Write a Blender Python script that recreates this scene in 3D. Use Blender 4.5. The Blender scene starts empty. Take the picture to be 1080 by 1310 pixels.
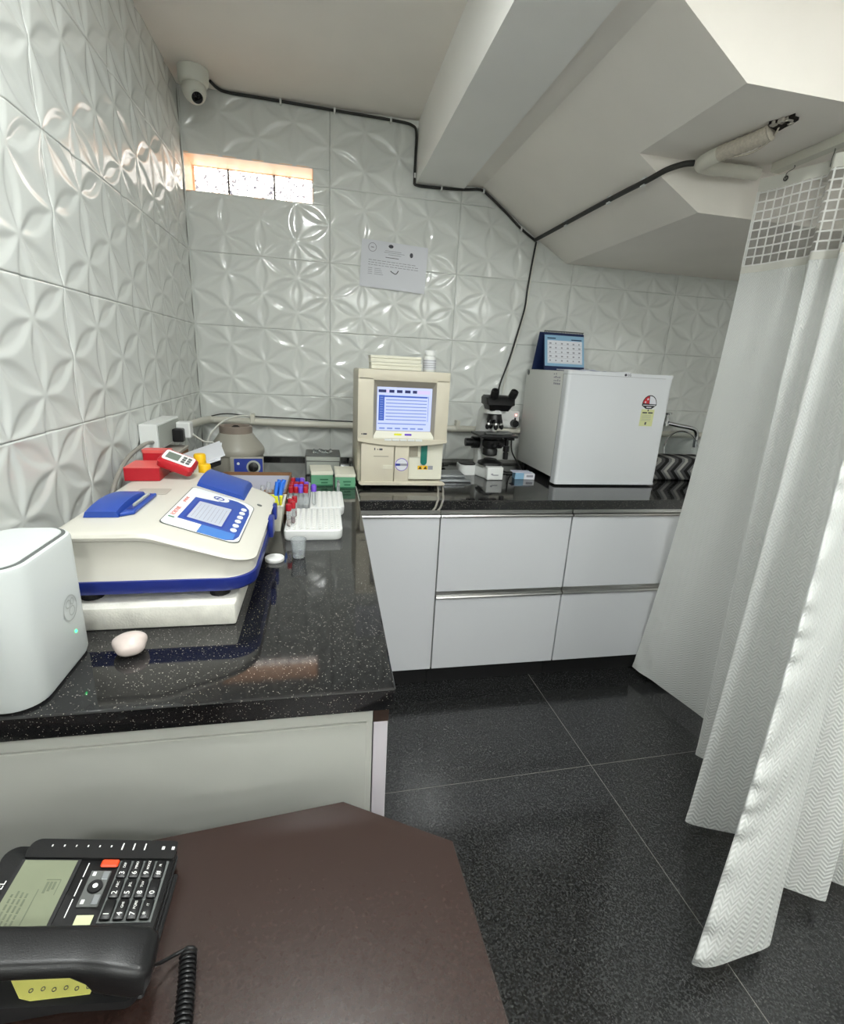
import bpy, bmesh, math, random
import numpy as np
from mathutils import Vector, Matrix

random.seed(7)
scene = bpy.context.scene
COL = scene.collection
PI = math.pi

# ------------------------------------------------------------------ camera
cam_data = bpy.data.cameras.new('camera')
cam = bpy.data.objects.new('camera', cam_data)
COL.objects.link(cam)
RT = Vector((0.98053, -0.18935, 0.05198)); UP = Vector((0.00541, 0.29068, 0.95680)); FW = Vector((0.19628, 0.93790, -0.28605))
CAM = Vector((0.5638, -2.5278, 1.3625))
rot = Matrix((RT, UP, -FW)).transposed()
cam.matrix_world = Matrix.Translation(CAM) @ rot.to_4x4()
cam_data.sensor_fit = 'HORIZONTAL'
cam_data.sensor_width = 36.0
cam_data.lens = 36.0 * 631.26 / 1080.0
cam_data.clip_start = 0.02
cam_data.clip_end = 60
scene.camera = cam

# ------------------------------------------------------------------ world
world = bpy.data.worlds.new('world'); scene.world = world
world.use_nodes = True
world.node_tree.nodes['Background'].inputs[0].default_value = (0.85, 0.9, 1.0, 1)
world.node_tree.nodes['Background'].inputs[1].default_value = 1.0

# ------------------------------------------------------------------ exposure
scene.view_settings.view_transform = 'Standard'
scene.view_settings.look = 'None'
scene.view_settings.gamma = 1.0
scene.view_settings.use_curve_mapping = False
scene.view_settings.exposure = 0.64
LAMP_STRENGTH = 150.0   # each panel light; some are dimmer
LAMPS = [(0.52, -1.84), (0.52, -3.5), (1.45, -2.35), (1.85, -3.9)]

# ------------------------------------------------------------------ materials
def lin(c):
    return tuple(((v / 12.92) if v <= 0.04045 else ((v + 0.055) / 1.055) ** 2.4) for v in [x / 255.0 for x in c])

def mat(name, rgb, rough=0.5, metal=0.0, coat=0.0, emit=None, estr=0.0, trans=0.0, ior=1.45, noise=0.0, nscale=30.0, bump=0.0, bscale=200.0, alpha=1.0, spec=0.5):
    m = bpy.data.materials.new(name); m.use_nodes = True
    nt = m.node_tree; b = nt.nodes['Principled BSDF']
    c = lin(rgb)
    b.inputs['Base Color'].default_value = (*c, 1)
    b.inputs['Roughness'].default_value = rough
    b.inputs['Metallic'].default_value = metal
    b.inputs['Coat Weight'].default_value = coat
    b.inputs['Coat Roughness'].default_value = 0.05
    b.inputs['Transmission Weight'].default_value = trans
    b.inputs['IOR'].default_value = ior
    b.inputs['Alpha'].default_value = alpha
    b.inputs['Specular IOR Level'].default_value = spec
    if emit:
        b.inputs['Emission Color'].default_value = (*lin(emit), 1)
        b.inputs['Emission Strength'].default_value = estr
    if noise or bump:
        tc = nt.nodes.new('ShaderNodeTexCoord')
    if noise:
        n = nt.nodes.new('ShaderNodeTexNoise'); n.inputs['Scale'].default_value = nscale; n.inputs['Detail'].default_value = 4
        nt.links.new(tc.outputs['Object'], n.inputs['Vector'])
        r = nt.nodes.new('ShaderNodeValToRGB')
        r.color_ramp.elements[0].position = 0.3; r.color_ramp.elements[1].position = 0.7
        r.color_ramp.elements[0].color = (*[v * (1 - noise) for v in c], 1)
        r.color_ramp.elements[1].color = (*[min(1, v * (1 + noise)) for v in c], 1)
        nt.links.new(n.outputs['Fac'], r.inputs['Fac']); nt.links.new(r.outputs['Color'], b.inputs['Base Color'])
    if bump:
        n2 = nt.nodes.new('ShaderNodeTexNoise'); n2.inputs['Scale'].default_value = bscale
        nt.links.new(tc.outputs['Object'], n2.inputs['Vector'])
        bp = nt.nodes.new('ShaderNodeBump'); bp.inputs['Strength'].default_value = bump; bp.inputs['Distance'].default_value = 0.002
        nt.links.new(n2.outputs['Fac'], bp.inputs['Height']); nt.links.new(bp.outputs['Normal'], b.inputs['Normal'])
    return m

def math_node(nt, op, a, b=None, c=None):
    n = nt.nodes.new('ShaderNodeMath'); n.operation = op
    for i, v in enumerate((a, b, c)):
        if v is None: continue
        if isinstance(v, (int, float)): n.inputs[i].default_value = v
        else: nt.links.new(v, n.inputs[i])
    return n.outputs[0]

def granite(name, base, fleck, rough, flecks=0.06, fine=420.0, mott=None, nsc=90):
    m = bpy.data.materials.new(name); m.use_nodes = True
    nt = m.node_tree; b = nt.nodes['Principled BSDF']
    tc = nt.nodes.new('ShaderNodeTexCoord')
    v = nt.nodes.new('ShaderNodeTexVoronoi'); v.inputs['Scale'].default_value = fine
    nt.links.new(tc.outputs['Object'], v.inputs['Vector'])
    sep = nt.nodes.new('ShaderNodeSeparateColor'); nt.links.new(v.outputs['Color'], sep.inputs[0])
    gt = math_node(nt, 'GREATER_THAN', sep.outputs[0], 1 - flecks)
    near = math_node(nt, 'LESS_THAN', v.outputs['Distance'], 0.42)
    f = math_node(nt, 'MULTIPLY', gt, near)
    f = math_node(nt, 'MULTIPLY', f, sep.outputs[1])
    n = nt.nodes.new('ShaderNodeTexNoise'); n.inputs['Scale'].default_value = nsc; n.inputs['Detail'].default_value = 6; n.inputs['Roughness'].default_value = 0.7
    nt.links.new(tc.outputs['Object'], n.inputs['Vector'])
    r = nt.nodes.new('ShaderNodeValToRGB')
    r.color_ramp.elements[0].position = 0.4; r.color_ramp.elements[1].position = 0.68
    r.color_ramp.elements[0].color = (*lin(base), 1); r.color_ramp.elements[1].color = (*lin(mott or base), 1)
    nt.links.new(n.outputs['Fac'], r.inputs['Fac'])
    mx = nt.nodes.new('ShaderNodeMix'); mx.data_type = 'RGBA'
    nt.links.new(f, mx.inputs['Factor']); nt.links.new(r.outputs['Color'], mx.inputs['A'])
    mx.inputs['B'].default_value = (*lin(fleck), 1)
    nt.links.new(mx.outputs['Result'], b.inputs['Base Color'])
    b.inputs['Roughness'].default_value = rough
    b.inputs['Specular IOR Level'].default_value = 0.6
    return m

M = {}
M['tile'] = mat('glazed_tile', (218, 221, 217), 0.10, coat=0.0, spec=0.55)
M['grout'] = mat('grout', (150, 150, 145), 0.8)
M['plaster'] = mat('white_plaster', (243, 238, 230), 0.75, noise=0.03, nscale=3, bump=0.12, bscale=60)
M['plaster_white'] = mat('painted_plaster', (245, 244, 240), 0.7, noise=0.02, nscale=4)
M['peach'] = mat('peach_reveal', (246, 214, 184), 0.4, noise=0.08, nscale=14)
M['granite'] = granite('black_granite', (11, 11, 13), (205, 200, 186), 0.06, 0.065, 620, (40, 40, 41), 420)
M['granite'].node_tree.nodes['Principled BSDF'].inputs['IOR'].default_value = 1.58
M['floor'] = granite('floor_granite', (8, 8, 9), (90, 90, 90), 0.15, 0.14, 300, (64, 65, 65), 170)
M['floor'].node_tree.nodes['Principled BSDF'].inputs['IOR'].default_value = 1.6
M['joint'] = mat('floor_joint', (126, 124, 118), 0.7)
M['laminate'] = mat('white_laminate', (206, 208, 211), 0.22, noise=0.01, nscale=2)
M['laminate_grey'] = mat('offwhite_board', (196, 197, 190), 0.35, noise=0.03, nscale=5)
M['lilac'] = mat('lilac_board', (214, 208, 214), 0.3)
M['brown'] = mat('brown_board', (58, 44, 38), 0.45, noise=0.1)
M['desk'] = mat('dark_wood_laminate', (48, 34, 30), 0.27, noise=0.05, nscale=160, bump=0.06, bscale=1200, spec=0.5, ior=1.6)
M['alu'] = mat('brushed_aluminium', (190, 190, 188), 0.28, metal=1.0)
M['chrome'] = mat('chrome', (210, 212, 215), 0.08, metal=1.0)
M['black'] = mat('black_plastic', (22, 22, 23), 0.35, bump=0.1, bscale=900)
M['black_soft'] = mat('black_matt', (28, 28, 29), 0.6)
M['rubber'] = mat('black_rubber', (14, 14, 15), 0.6)
M['white_pl'] = mat('white_plastic', (228, 230, 228), 0.35)
M['router'] = mat('router_white', (206, 211, 210), 0.38)
M['groove'] = mat('dark_groove', (96, 100, 98), 0.5)
M['ivory'] = mat('ivory_plastic', (204, 201, 191), 0.35)
M['cream'] = mat('cream_plastic', (210, 203, 184), 0.45, noise=0.02, nscale=10)
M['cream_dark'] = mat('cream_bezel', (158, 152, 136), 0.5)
M['blue'] = mat('blue_plastic', (38, 72, 160), 0.35)
M['blue_dark'] = mat('navy_plastic', (30, 46, 128), 0.35)
M['blue_light'] = mat('light_blue_print', (66, 122, 196), 0.35)
M['red'] = mat('red_card', (172, 24, 38), 0.4)
M['red_pl'] = mat('red_plastic', (184, 28, 40), 0.35)
M['red_top'] = mat('salmon_lid', (214, 96, 92), 0.45)
M['orange'] = mat('orange_button', (222, 76, 38), 0.35)
M['yellow'] = mat('yellow_cap', (240, 190, 20), 0.4)
M['tip_yellow'] = mat('yellow_tip', (225, 225, 60), 0.35)
M['tip_blue'] = mat('blue_tip', (40, 110, 215), 0.35)
M['sticker_yellow'] = mat('pale_yellow_paper', (226, 222, 120), 0.6)
M['label_green'] = mat('pale_green_label', (214, 222, 176), 0.5)
M['lcd'] = mat('lcd_glass', (128, 134, 112), 0.25, noise=0.05, nscale=20)
M['lcd_dark'] = mat('lcd_ink', (98, 104, 84), 0.5)
M['lcd_grey'] = mat('grey_lcd', (165, 170, 180), 0.25, emit=(165, 170, 185), estr=0.25)
M['lcd_meter'] = mat('meter_lcd', (112, 122, 112), 0.3)
M['paper'] = mat('white_paper', (220, 222, 228), 0.7)
M['ink'] = mat('grey_ink', (150, 150, 158), 0.7)
M['ink_dark'] = mat('dark_ink', (70, 70, 78), 0.7)
M['white_print'] = mat('white_print', (235, 235, 232), 0.5)
M['red_print'] = mat('red_print', (205, 70, 48), 0.5)
M['marble'] = mat('white_marble', (216, 214, 205), 0.4, noise=0.10, nscale=40, bump=0.3, bscale=250)
M['stone'] = mat('pink_stone', (204, 190, 184), 0.22, noise=0.10, nscale=35)
M['cent'] = mat('centrifuge_enamel', (158, 155, 144), 0.35)
M['cent_top'] = mat('centrifuge_neck', (138, 126, 116), 0.45)
M['card'] = mat('cardboard', (136, 100, 70), 0.8, noise=0.06, nscale=40)
M['card_in'] = mat('lavender_lining', (196, 200, 216), 0.5)
M['card_pale'] = mat('pale_card', (176, 170, 160), 0.6)
M['green_box'] = mat('green_carton', (104, 164, 128), 0.5)
M['green_print'] = mat('dark_green_print', (48, 110, 78), 0.5)
M['lid_cream'] = mat('cream_lid', (226, 224, 208), 0.5)
M['grey_box'] = mat('grey_tin', (96, 98, 96), 0.4)
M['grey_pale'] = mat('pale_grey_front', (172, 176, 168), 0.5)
M['grey_metal'] = mat('grey_metal', (150, 154, 156), 0.35, metal=0.6)
M['clear'] = mat('clear_plastic', (245, 250, 252), 0.06, trans=1.0, ior=1.25)
M['frost'] = mat('frosted_plastic', (238, 242, 244), 0.15, trans=0.75, ior=1.3)
M['serum'] = mat('pale_serum', (226, 208, 196), 0.3)
M['blood'] = mat('dark_blood', (110, 16, 26), 0.3)
M['cap_red'] = mat('red_cap', (164, 20, 36), 0.4)
M['cap_purple'] = mat('purple_cap', (112, 76, 196), 0.4)
M['cap_blue'] = mat('blue_cap', (34, 58, 150), 0.4)
M['teal'] = mat('teal_window', (28, 116, 104), 0.2)
M['fridge'] = mat('fridge_white', (216, 219, 222), 0.30)
M['fridge_side'] = mat('fridge_side_grey', (210, 211, 207), 0.4)
M['hole'] = mat('dark_hole', (34, 28, 24), 0.95, noise=0.5, nscale=60)
M['pvc'] = mat('white_pvc', (214, 212, 200), 0.4)
M['net'] = mat('net_wrap', (196, 188, 174), 0.7, noise=0.12, nscale=160)
M['cable_black'] = mat('black_cable', (40, 40, 38), 0.5)
M['cable_white'] = mat('white_cable', (222, 222, 214), 0.45)
M['cable_grey'] = mat('grey_tube', (150, 146, 138), 0.35)
M['cctv'] = mat('camera_housing', (212, 214, 204), 0.4)
M['lens'] = mat('glossy_black', (8, 8, 12), 0.08)
M['silver_lines'] = mat('silver_coil', (170, 172, 176), 0.3, metal=0.8)
M['cal_blue'] = mat('calendar_blue', (138, 178, 206), 0.4)
M['cal_navy'] = mat('calendar_navy', (26, 40, 78), 0.45)
M['bread_yellow'] = mat('rating_yellow', (208, 212, 158), 0.5)
M['rating_red'] = mat('rating_red', (196, 44, 52), 0.5)
M['screen_white'] = mat('lit_screen', (40, 44, 60), 0.3, emit=(196, 208, 255), estr=0.72)
M['screen_row'] = mat('lit_screen_row', (40, 44, 60), 0.3, emit=(118, 142, 214), estr=0.6)
M['screen_blue'] = mat('lit_screen_blue', (20, 30, 60), 0.3, emit=(52, 92, 190), estr=0.6)
M['screen_dark'] = mat('lit_screen_navy', (10, 12, 30), 0.3, emit=(34, 44, 96), estr=0.6)
M['screen_pink'] = mat('lit_screen_lilac', (40, 40, 60), 0.3, emit=(215, 200, 240), estr=0.7)
M['led_green'] = mat('green_led', (40, 200, 110), 0.4, emit=(60, 230, 130), estr=3.0)
M['led_red'] = mat('red_led', (255, 90, 80), 0.4, emit=(255, 120, 110), estr=8.0)
M['lamp'] = mat('lamp_panel', (255, 255, 255), 0.5, emit=(250, 254, 252), estr=LAMP_STRENGTH)
M['lamp_dim'] = mat('dim_lamp_panel', (255, 255, 255), 0.5, emit=(250, 254, 252), estr=LAMP_STRENGTH * 0.65)
M['infill'] = mat('added_infill_glow', (255, 255, 255), 0.5, emit=(250, 254, 252), estr=22.0)  # weak glow for the two added strips behind the camera
M['steel'] = mat('dull_steel', (120, 122, 120), 0.25, metal=0.9)
M['silicone'] = mat('white_sealant', (180, 178, 170), 0.6)
M['trim_white'] = mat('lamp_rim', (235, 235, 230), 0.5)

def glass_block_mat():
    m = bpy.data.materials.new('mottled_glass_block'); m.use_nodes = True
    nt = m.node_tree; b = nt.nodes['Principled BSDF']
    tc = nt.nodes.new('ShaderNodeTexCoord')
    n = nt.nodes.new('ShaderNodeTexNoise'); n.inputs['Scale'].default_value = 75; n.inputs['Detail'].default_value = 3; n.inputs['Distortion'].default_value = 1.2
    nt.links.new(tc.outputs['Object'], n.inputs['Vector'])
    r = nt.nodes.new('ShaderNodeValToRGB')
    r.color_ramp.elements[0].position = 0.37; r.color_ramp.elements[1].position = 0.60
    r.color_ramp.elements[0].color = (0.07, 0.07, 0.085, 1); r.color_ramp.elements[1].color = (1.0, 0.97, 0.90, 1)
    nt.links.new(n.outputs['Fac'], r.inputs['Fac'])
    nt.links.new(r.outputs['Color'], b.inputs['Base Color'])
    nt.links.new(r.outputs['Color'], b.inputs['Emission Color'])
    b.inputs['Emission Strength'].default_value = 2.6
    b.inputs['Roughness'].default_value = 0.2
    return m
M['block'] = glass_block_mat()

def curtain_mat(name, rgb):
    m = bpy.data.materials.new(name); m.use_nodes = True
    nt = m.node_tree; b = nt.nodes['Principled BSDF']
    uv = nt.nodes.new('ShaderNodeUVMap'); sp = nt.nodes.new('ShaderNodeSeparateXYZ')
    nt.links.new(uv.outputs[0], sp.inputs[0])
    # herringbone weave: rows of zigzag, raised threads
    tri = math_node(nt, 'PINGPONG', math_node(nt, 'MULTIPLY', sp.outputs[0], 1.0), 0.011)
    ph = math_node(nt, 'MULTIPLY', math_node(nt, 'ADD', sp.outputs[1], math_node(nt, 'MULTIPLY', tri, 1.2)), 2 * PI / 0.0115)
    h = math_node(nt, 'SINE', ph)
    bp = nt.nodes.new('ShaderNodeBump'); bp.inputs['Strength'].default_value = 0.45; bp.inputs['Distance'].default_value = 0.0016
    nt.links.new(h, bp.inputs['Height'])
    nt.links.new(bp.outputs['Normal'], b.inputs['Normal'])
    b.inputs['Base Color'].default_value = (*lin(rgb), 1)
    b.inputs['Roughness'].default_value = 0.42
    b.inputs['Sheen Weight'].default_value = 0.2
    tr = nt.nodes.new('ShaderNodeBsdfTranslucent'); tr.inputs['Color'].default_value = (*lin(rgb), 1)
    mx = nt.nodes.new('ShaderNodeMixShader'); mx.inputs[0].default_value = 0.25
    nt.links.new(b.outputs[0], mx.inputs[1]); nt.links.new(tr.outputs[0], mx.inputs[2])
    nt.links.new(mx.outputs[0], nt.nodes['Material Output'].inputs['Surface'])
    return m
M['curtain'] = curtain_mat('woven_curtain', (230, 232, 229))
M['curtain_plain'] = mat('curtain_header', (212, 211, 202), 0.6, bump=0.2, bscale=700)
M['net'+'_film'] = mat('fine_grey_net', (150, 146, 140), 0.8, alpha=0.42)
M['mesh_thread'] = mat('mesh_thread', (226, 226, 222), 0.6)

def chevron_mat():
    m = bpy.data.materials.new('chevron_cloth'); m.use_nodes = True
    nt = m.node_tree; b = nt.nodes['Principled BSDF']
    tc = nt.nodes.new('ShaderNodeTexCoord'); sp = nt.nodes.new('ShaderNodeSeparateXYZ')
    nt.links.new(tc.outputs['Object'], sp.inputs[0])
    tri = math_node(nt, 'PINGPONG', math_node(nt, 'ADD', sp.outputs[2], 0.005), 0.055)
    ph = math_node(nt, 'ADD', sp.outputs[0], tri)
    fr = math_node(nt, 'FRACT', math_node(nt, 'MULTIPLY', ph, 1 / 0.075))
    r = nt.nodes.new('ShaderNodeValToRGB'); r.color_ramp.interpolation = 'CONSTANT'
    e = r.color_ramp.elements
    e[0].position = 0; e[0].color = (*lin((20, 20, 22)), 1)
    e[1].position = 0.28; e[1].color = (*lin((120, 120, 122)), 1)
    e2 = e.new(0.5); e2.color = (*lin((175, 174, 170)), 1)
    e3 = e.new(0.72); e3.color = (*lin((84, 84, 86)), 1)
    nt.links.new(fr, r.inputs['Fac']); nt.links.new(r.outputs['Color'], b.inputs['Base Color'])
    b.inputs['Roughness'].default_value = 0.8
    return m
M['chevron'] = chevron_mat()

# ------------------------------------------------------------------ mesh helpers
def xf(bm, verts, Mx):
    if Mx is not None:
        bmesh.ops.transform(bm, matrix=Mx, verts=verts)

def box(bm, x0, x1, y0, y1, z0, z1, bev=0.0, seg=2, Mx=None):
    t = bmesh.new()
    bmesh.ops.create_cube(t, size=1)
    bmesh.ops.scale(t, vec=(abs(x1 - x0), abs(y1 - y0), abs(z1 - z0)), verts=t.verts)
    bmesh.ops.translate(t, vec=((x0 + x1) / 2, (y0 + y1) / 2, (z0 + z1) / 2), verts=t.verts)
    if bev > 0:
        bmesh.ops.bevel(t, geom=t.edges[:], offset=bev, segments=seg, affect='EDGES', profile=0.5)
    if Mx is not None: bmesh.ops.transform(t, matrix=Mx, verts=t.verts)
    merge(bm, t)

def merge(bm, t):
    me = bpy.data.meshes.new('tmp'); t.to_mesh(me); t.free()
    bm.from_mesh(me); bpy.data.meshes.remove(me)

def prism(bm, poly, axis, a, b, bev=0.0, seg=2, Mx=None):
    """extrude a 2D polygon along axis ('x': poly=(y,z); 'y': poly=(x,z); 'z': poly=(x,y))"""
    t = bmesh.new()
    def P(p, w):
        return {'x': (w, p[0], p[1]), 'y': (p[0], w, p[1]), 'z': (p[0], p[1], w)}[axis]
    va = [t.verts.new(P(p, a)) for p in poly]; vb = [t.verts.new(P(p, b)) for p in poly]
    t.faces.new(va); t.faces.new(vb[::-1])
    n = len(poly)
    for i in range(n):
        t.faces.new((va[i], vb[i], vb[(i + 1) % n], va[(i + 1) % n]))
    bmesh.ops.recalc_face_normals(t, faces=t.faces)
    if bev > 0:
        bmesh.ops.bevel(t, geom=t.edges[:], offset=bev, segments=seg, affect='EDGES', profile=0.5)
    if Mx is not None: bmesh.ops.transform(t, matrix=Mx, verts=t.verts)
    merge(bm, t)

def lathe(bm, prof, c=(0, 0, 0), n=32, Mx=None, capb=True, capt=True):
    t = bmesh.new(); rings = []
    for r, z in prof:
        rings.append([t.verts.new((c[0] + r * math.cos(2 * PI * k / n), c[1] + r * math.sin(2 * PI * k / n), c[2] + z)) for k in range(n)])
    for a, b in zip(rings, rings[1:]):
        for k in range(n):
            t.faces.new((a[k], a[(k + 1) % n], b[(k + 1) % n], b[k]))
    if capb: t.faces.new(rings[0][::-1])
    if capt: t.faces.new(rings[-1])
    bmesh.ops.recalc_face_normals(t, faces=t.faces)
    if Mx is not None: bmesh.ops.transform(t, matrix=Mx, verts=t.verts)
    merge(bm, t)

def cyl(bm, p0, p1, r, r2=None, n=20):
    p0 = Vector(p0); p1 = Vector(p1); d = p1 - p0
    q = d.to_track_quat('Z', 'Y').to_matrix().to_4x4()
    lathe(bm, [(r, 0), (r if r2 is None else r2, d.length)], (0, 0, 0), n, Matrix.Translation(p0) @ q)

def smooth_path(pts, sub=6):
    pts = [Vector(p) for p in pts]
    if sub <= 1 or len(pts) < 3: return pts
    out = []
    P = [pts[0]] + pts + [pts[-1]]
    for i in range(1, len(P) - 2):
        for k in range(sub):
            t = k / sub
            a, b, c, d = P[i - 1], P[i], P[i + 1], P[i + 2]
            out.append(0.5 * ((2 * b) + (-a + c) * t + (2 * a - 5 * b + 4 * c - d) * t * t + (-a + 3 * b - 3 * c + d) * t ** 3))
    out.append(pts[-1])
    return out

def tube(bm, pts, r, n=8, sub=6, rf=None):
    P = smooth_path(pts, sub); rings = []
    up = Vector((0, 0, 1)); prev = None
    for i, p in enumerate(P):
        d = (P[min(i + 1, len(P) - 1)] - P[max(i - 1, 0)])
        if d.length < 1e-9: d = Vector((0, 0, 1))
        d.normalize()
        if prev is None:
            s = d.cross(up)
            if s.length < 0.05: s = d.cross(Vector((1, 0, 0)))
        else:
            s = prev - d * prev.dot(d)
            if s.length < 1e-4: s = d.cross(up)
        s.normalize(); prev = s; w = d.cross(s)
        rr = r if rf is None else rf(i / (len(P) - 1)) * r
        rings.append([bm.verts.new(p + (s * math.cos(2 * PI * k / n) + w * math.sin(2 * PI * k / n)) * rr) for k in range(n)])
    for a, b in zip(rings, rings[1:]):
        for k in range(n):
            bm.faces.new((a[k], b[k], b[(k + 1) % n], a[(k + 1) % n]))
    bm.faces.new(rings[0]); bm.faces.new(rings[-1][::-1])

def rrect(x0, x1, y0, y1, r, n=6):
    """rounded rectangle outline; r = radius or (r_x0y0, r_x1y0, r_x1y1, r_x0y1)"""
    rs = (r, r, r, r) if isinstance(r, (int, float)) else r
    pts = []
    for (cx, cy, a0, rr) in ((x0, y0, PI, rs[0]), (x1, y0, 1.5 * PI, rs[1]), (x1, y1, 0, rs[2]), (x0, y1, PI / 2, rs[3])):
        sx = 1 if cx == x0 else -1; sy = 1 if cy == y0 else -1
        if rr <= 0: pts.append((cx, cy)); continue
        for k in range(n + 1):
            a = a0 + k / n * PI / 2
            pts.append((cx + sx * rr + rr * math.cos(a), cy + sy * rr + rr * math.sin(a)))
    return pts

def loft(bm, rings, capb=True, capt=True):
    t = bmesh.new()
    R = [[t.verts.new(p) for p in ring] for ring in rings]
    n = len(R[0])
    for a, b in zip(R, R[1:]):
        for k in range(n):
            t.faces.new((a[k], a[(k + 1) % n], b[(k + 1) % n], b[k]))
    if capb: t.faces.new(R[0][::-1])
    if capt: t.faces.new(R[-1])
    bmesh.ops.recalc_face_normals(t, faces=t.faces)
    merge(bm, t)

def obj(name, bm, m, parent=None, smooth=None, world=True):
    """link bm as one object. Geometry is given in world space unless world=False; a parent must carry WM (its matrix)."""
    me = bpy.data.meshes.new(name)
    o = bpy.data.objects.new(name, me)
    if parent is not None:
        if world: bmesh.ops.transform(bm, matrix=WM[parent.name].inverted(), verts=bm.verts)
        o.parent = parent
        WM[o.name] = WM[parent.name]
    else:
        if world and len(bm.verts):
            xs = [v.co.x for v in bm.verts]; ys = [v.co.y for v in bm.verts]; zs = [v.co.z for v in bm.verts]
            c = Vector(((min(xs) + max(xs)) / 2, (min(ys) + max(ys)) / 2, min(zs)))
            bmesh.ops.translate(bm, vec=-c, verts=bm.verts)
            o.location = c
            WM[o.name] = Matrix.Translation(c)
        else: WM[o.name] = Matrix.Identity(4)
    if smooth:
        for f in bm.faces: f.smooth = True
        for e in bm.edges:
            if len(e.link_faces) == 2 and e.calc_face_angle(0) > math.radians(smooth if smooth > 1 else 40): e.smooth = False
    bm.to_mesh(me); bm.free()
    me.materials.append(M[m] if isinstance(m, str) else m)
    COL.objects.link(o)
    return o
WM = {}

def thing(name, label, cat, loc=(0, 0, 0), rotz=0.0, group=None):
    o = bpy.data.objects.new(name, None); COL.objects.link(o)
    o.empty_display_size = 0.05
    o.location = loc; o.rotation_euler = (0, 0, rotz)
    o['label'] = label; o['category'] = cat
    if group: o['group'] = group
    WM[o.name] = Matrix.Translation(loc) @ Matrix.Rotation(rotz, 4, 'Z')
    return o

def tag(o, label, cat, group=None):
    o['label'] = label; o['category'] = cat
    if group: o['group'] = group
    return o

def struct(o):
    o['kind'] = 'structure'; return o

def B():
    return bmesh.new()

def dup(root, loc, label=None, group=None, rotz=None):
    r = root.copy(); COL.objects.link(r); r.location = loc
    if rotz is not None: r.rotation_euler = (0, 0, rotz)
    if label: r['label'] = label
    if group: r['group'] = group
    for ch in list(root.children):
        c = ch.copy(); COL.objects.link(c); c.parent = r
        for g in list(ch.children):
            d = g.copy(); COL.objects.link(d); d.parent = c
    return r

def text(name, s, size, m, Mx, parent, ext=0.0003, align='CENTER'):
    """flat lettering; Mx maps text plane (x right, y up, z out) to world"""
    cu = bpy.data.curves.new('lettering', 'FONT'); cu.body = s; cu.size = size; cu.extrude = ext
    cu.align_x = align; cu.align_y = 'CENTER'; cu.resolution_u = 2
    tmp = bpy.data.objects.new('lettering_tmp', cu); COL.objects.link(tmp)
    bpy.context.view_layer.update()
    me = bpy.data.meshes.new_from_object(tmp.evaluated_get(bpy.context.evaluated_depsgraph_get()))
    bm = bmesh.new(); bm.from_mesh(me); bpy.data.meshes.remove(me)
    bpy.data.objects.remove(tmp); bpy.data.curves.remove(cu)
    bmesh.ops.transform(bm, matrix=Mx, verts=bm.verts)
    return obj(name, bm, m, parent)

def frame(o, x, y):
    """matrix from an origin and two axes"""
    x = Vector(x).normalized(); y = Vector(y); y = (y - x * y.dot(x)).normalized(); z = x.cross(y)
    return Matrix(((x.x, y.x, z.x, o[0]), (x.y, y.y, z.y, o[1]), (x.z, y.z, z.z, o[2]), (0, 0, 0, 1)))

# ================================================================== STRUCTURE
HC = 2.383
XR = 3.3; YF = -4.6
# floor: a bed with granite tiles let into it
bm = B(); box(bm, -0.1, XR + 0.1, YF - 0.1, 0.1, -0.06, -0.0009)
floor = struct(obj('floor', bm, 'joint'))
FJ = Vector((1.514, -1.229)); fr = 0.0224; TW = 1.2
ex = Vector((math.cos(fr), math.sin(fr))); ey = Vector((math.sin(fr), -math.cos(fr)))
for i in range(-2, 2):
    for j in range(-2, 4):
        p0 = FJ + ex * (i * TW) + ey * (j * TW)
        g = 0.0013
        q = [p0 + ex * g + ey * g, p0 + ex * (TW - g) + ey * g, p0 + ex * (TW - g) + ey * (TW - g), p0 + ex * g + ey * (TW - g)]
        t = bmesh.new()
        lo = [t.verts.new((v.x, v.y, -0.0008)) for v in q]; hi = [t.verts.new((v.x, v.y, 0)) for v in q]
        t.faces.new(lo); t.faces.new(hi)
        for k in range(4): t.faces.new((lo[k], lo[(k + 1) % 4], hi[(k + 1) % 4], hi[k]))
        # trim to the room
        for co, no in (((-0.0, 0, 0), (-1, 0, 0)), ((XR, 0, 0), (1, 0, 0)), ((0, 0.0, 0), (0, 1, 0)), ((0, YF, 0), (0, -1, 0))):
            geom = t.verts[:] + t.edges[:] + t.faces[:]
            bmesh.ops.bisect_plane(t, geom=geom, plane_co=co, plane_no=no, clear_outer=True)
        if len(t.faces) < 4: t.free(); continue
        bmesh.ops.holes_fill(t, edges=t.edges[:])
        bmesh.ops.recalc_face_normals(t, faces=t.faces)
        obj('floor_tile', t, 'floor', floor)

bm = B(); box(bm, -0.2, XR + 0.2, YF - 0.2, 0.4, HC, HC + 0.08)
ceiling = struct(obj('ceiling', bm, 'plaster'))
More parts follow.
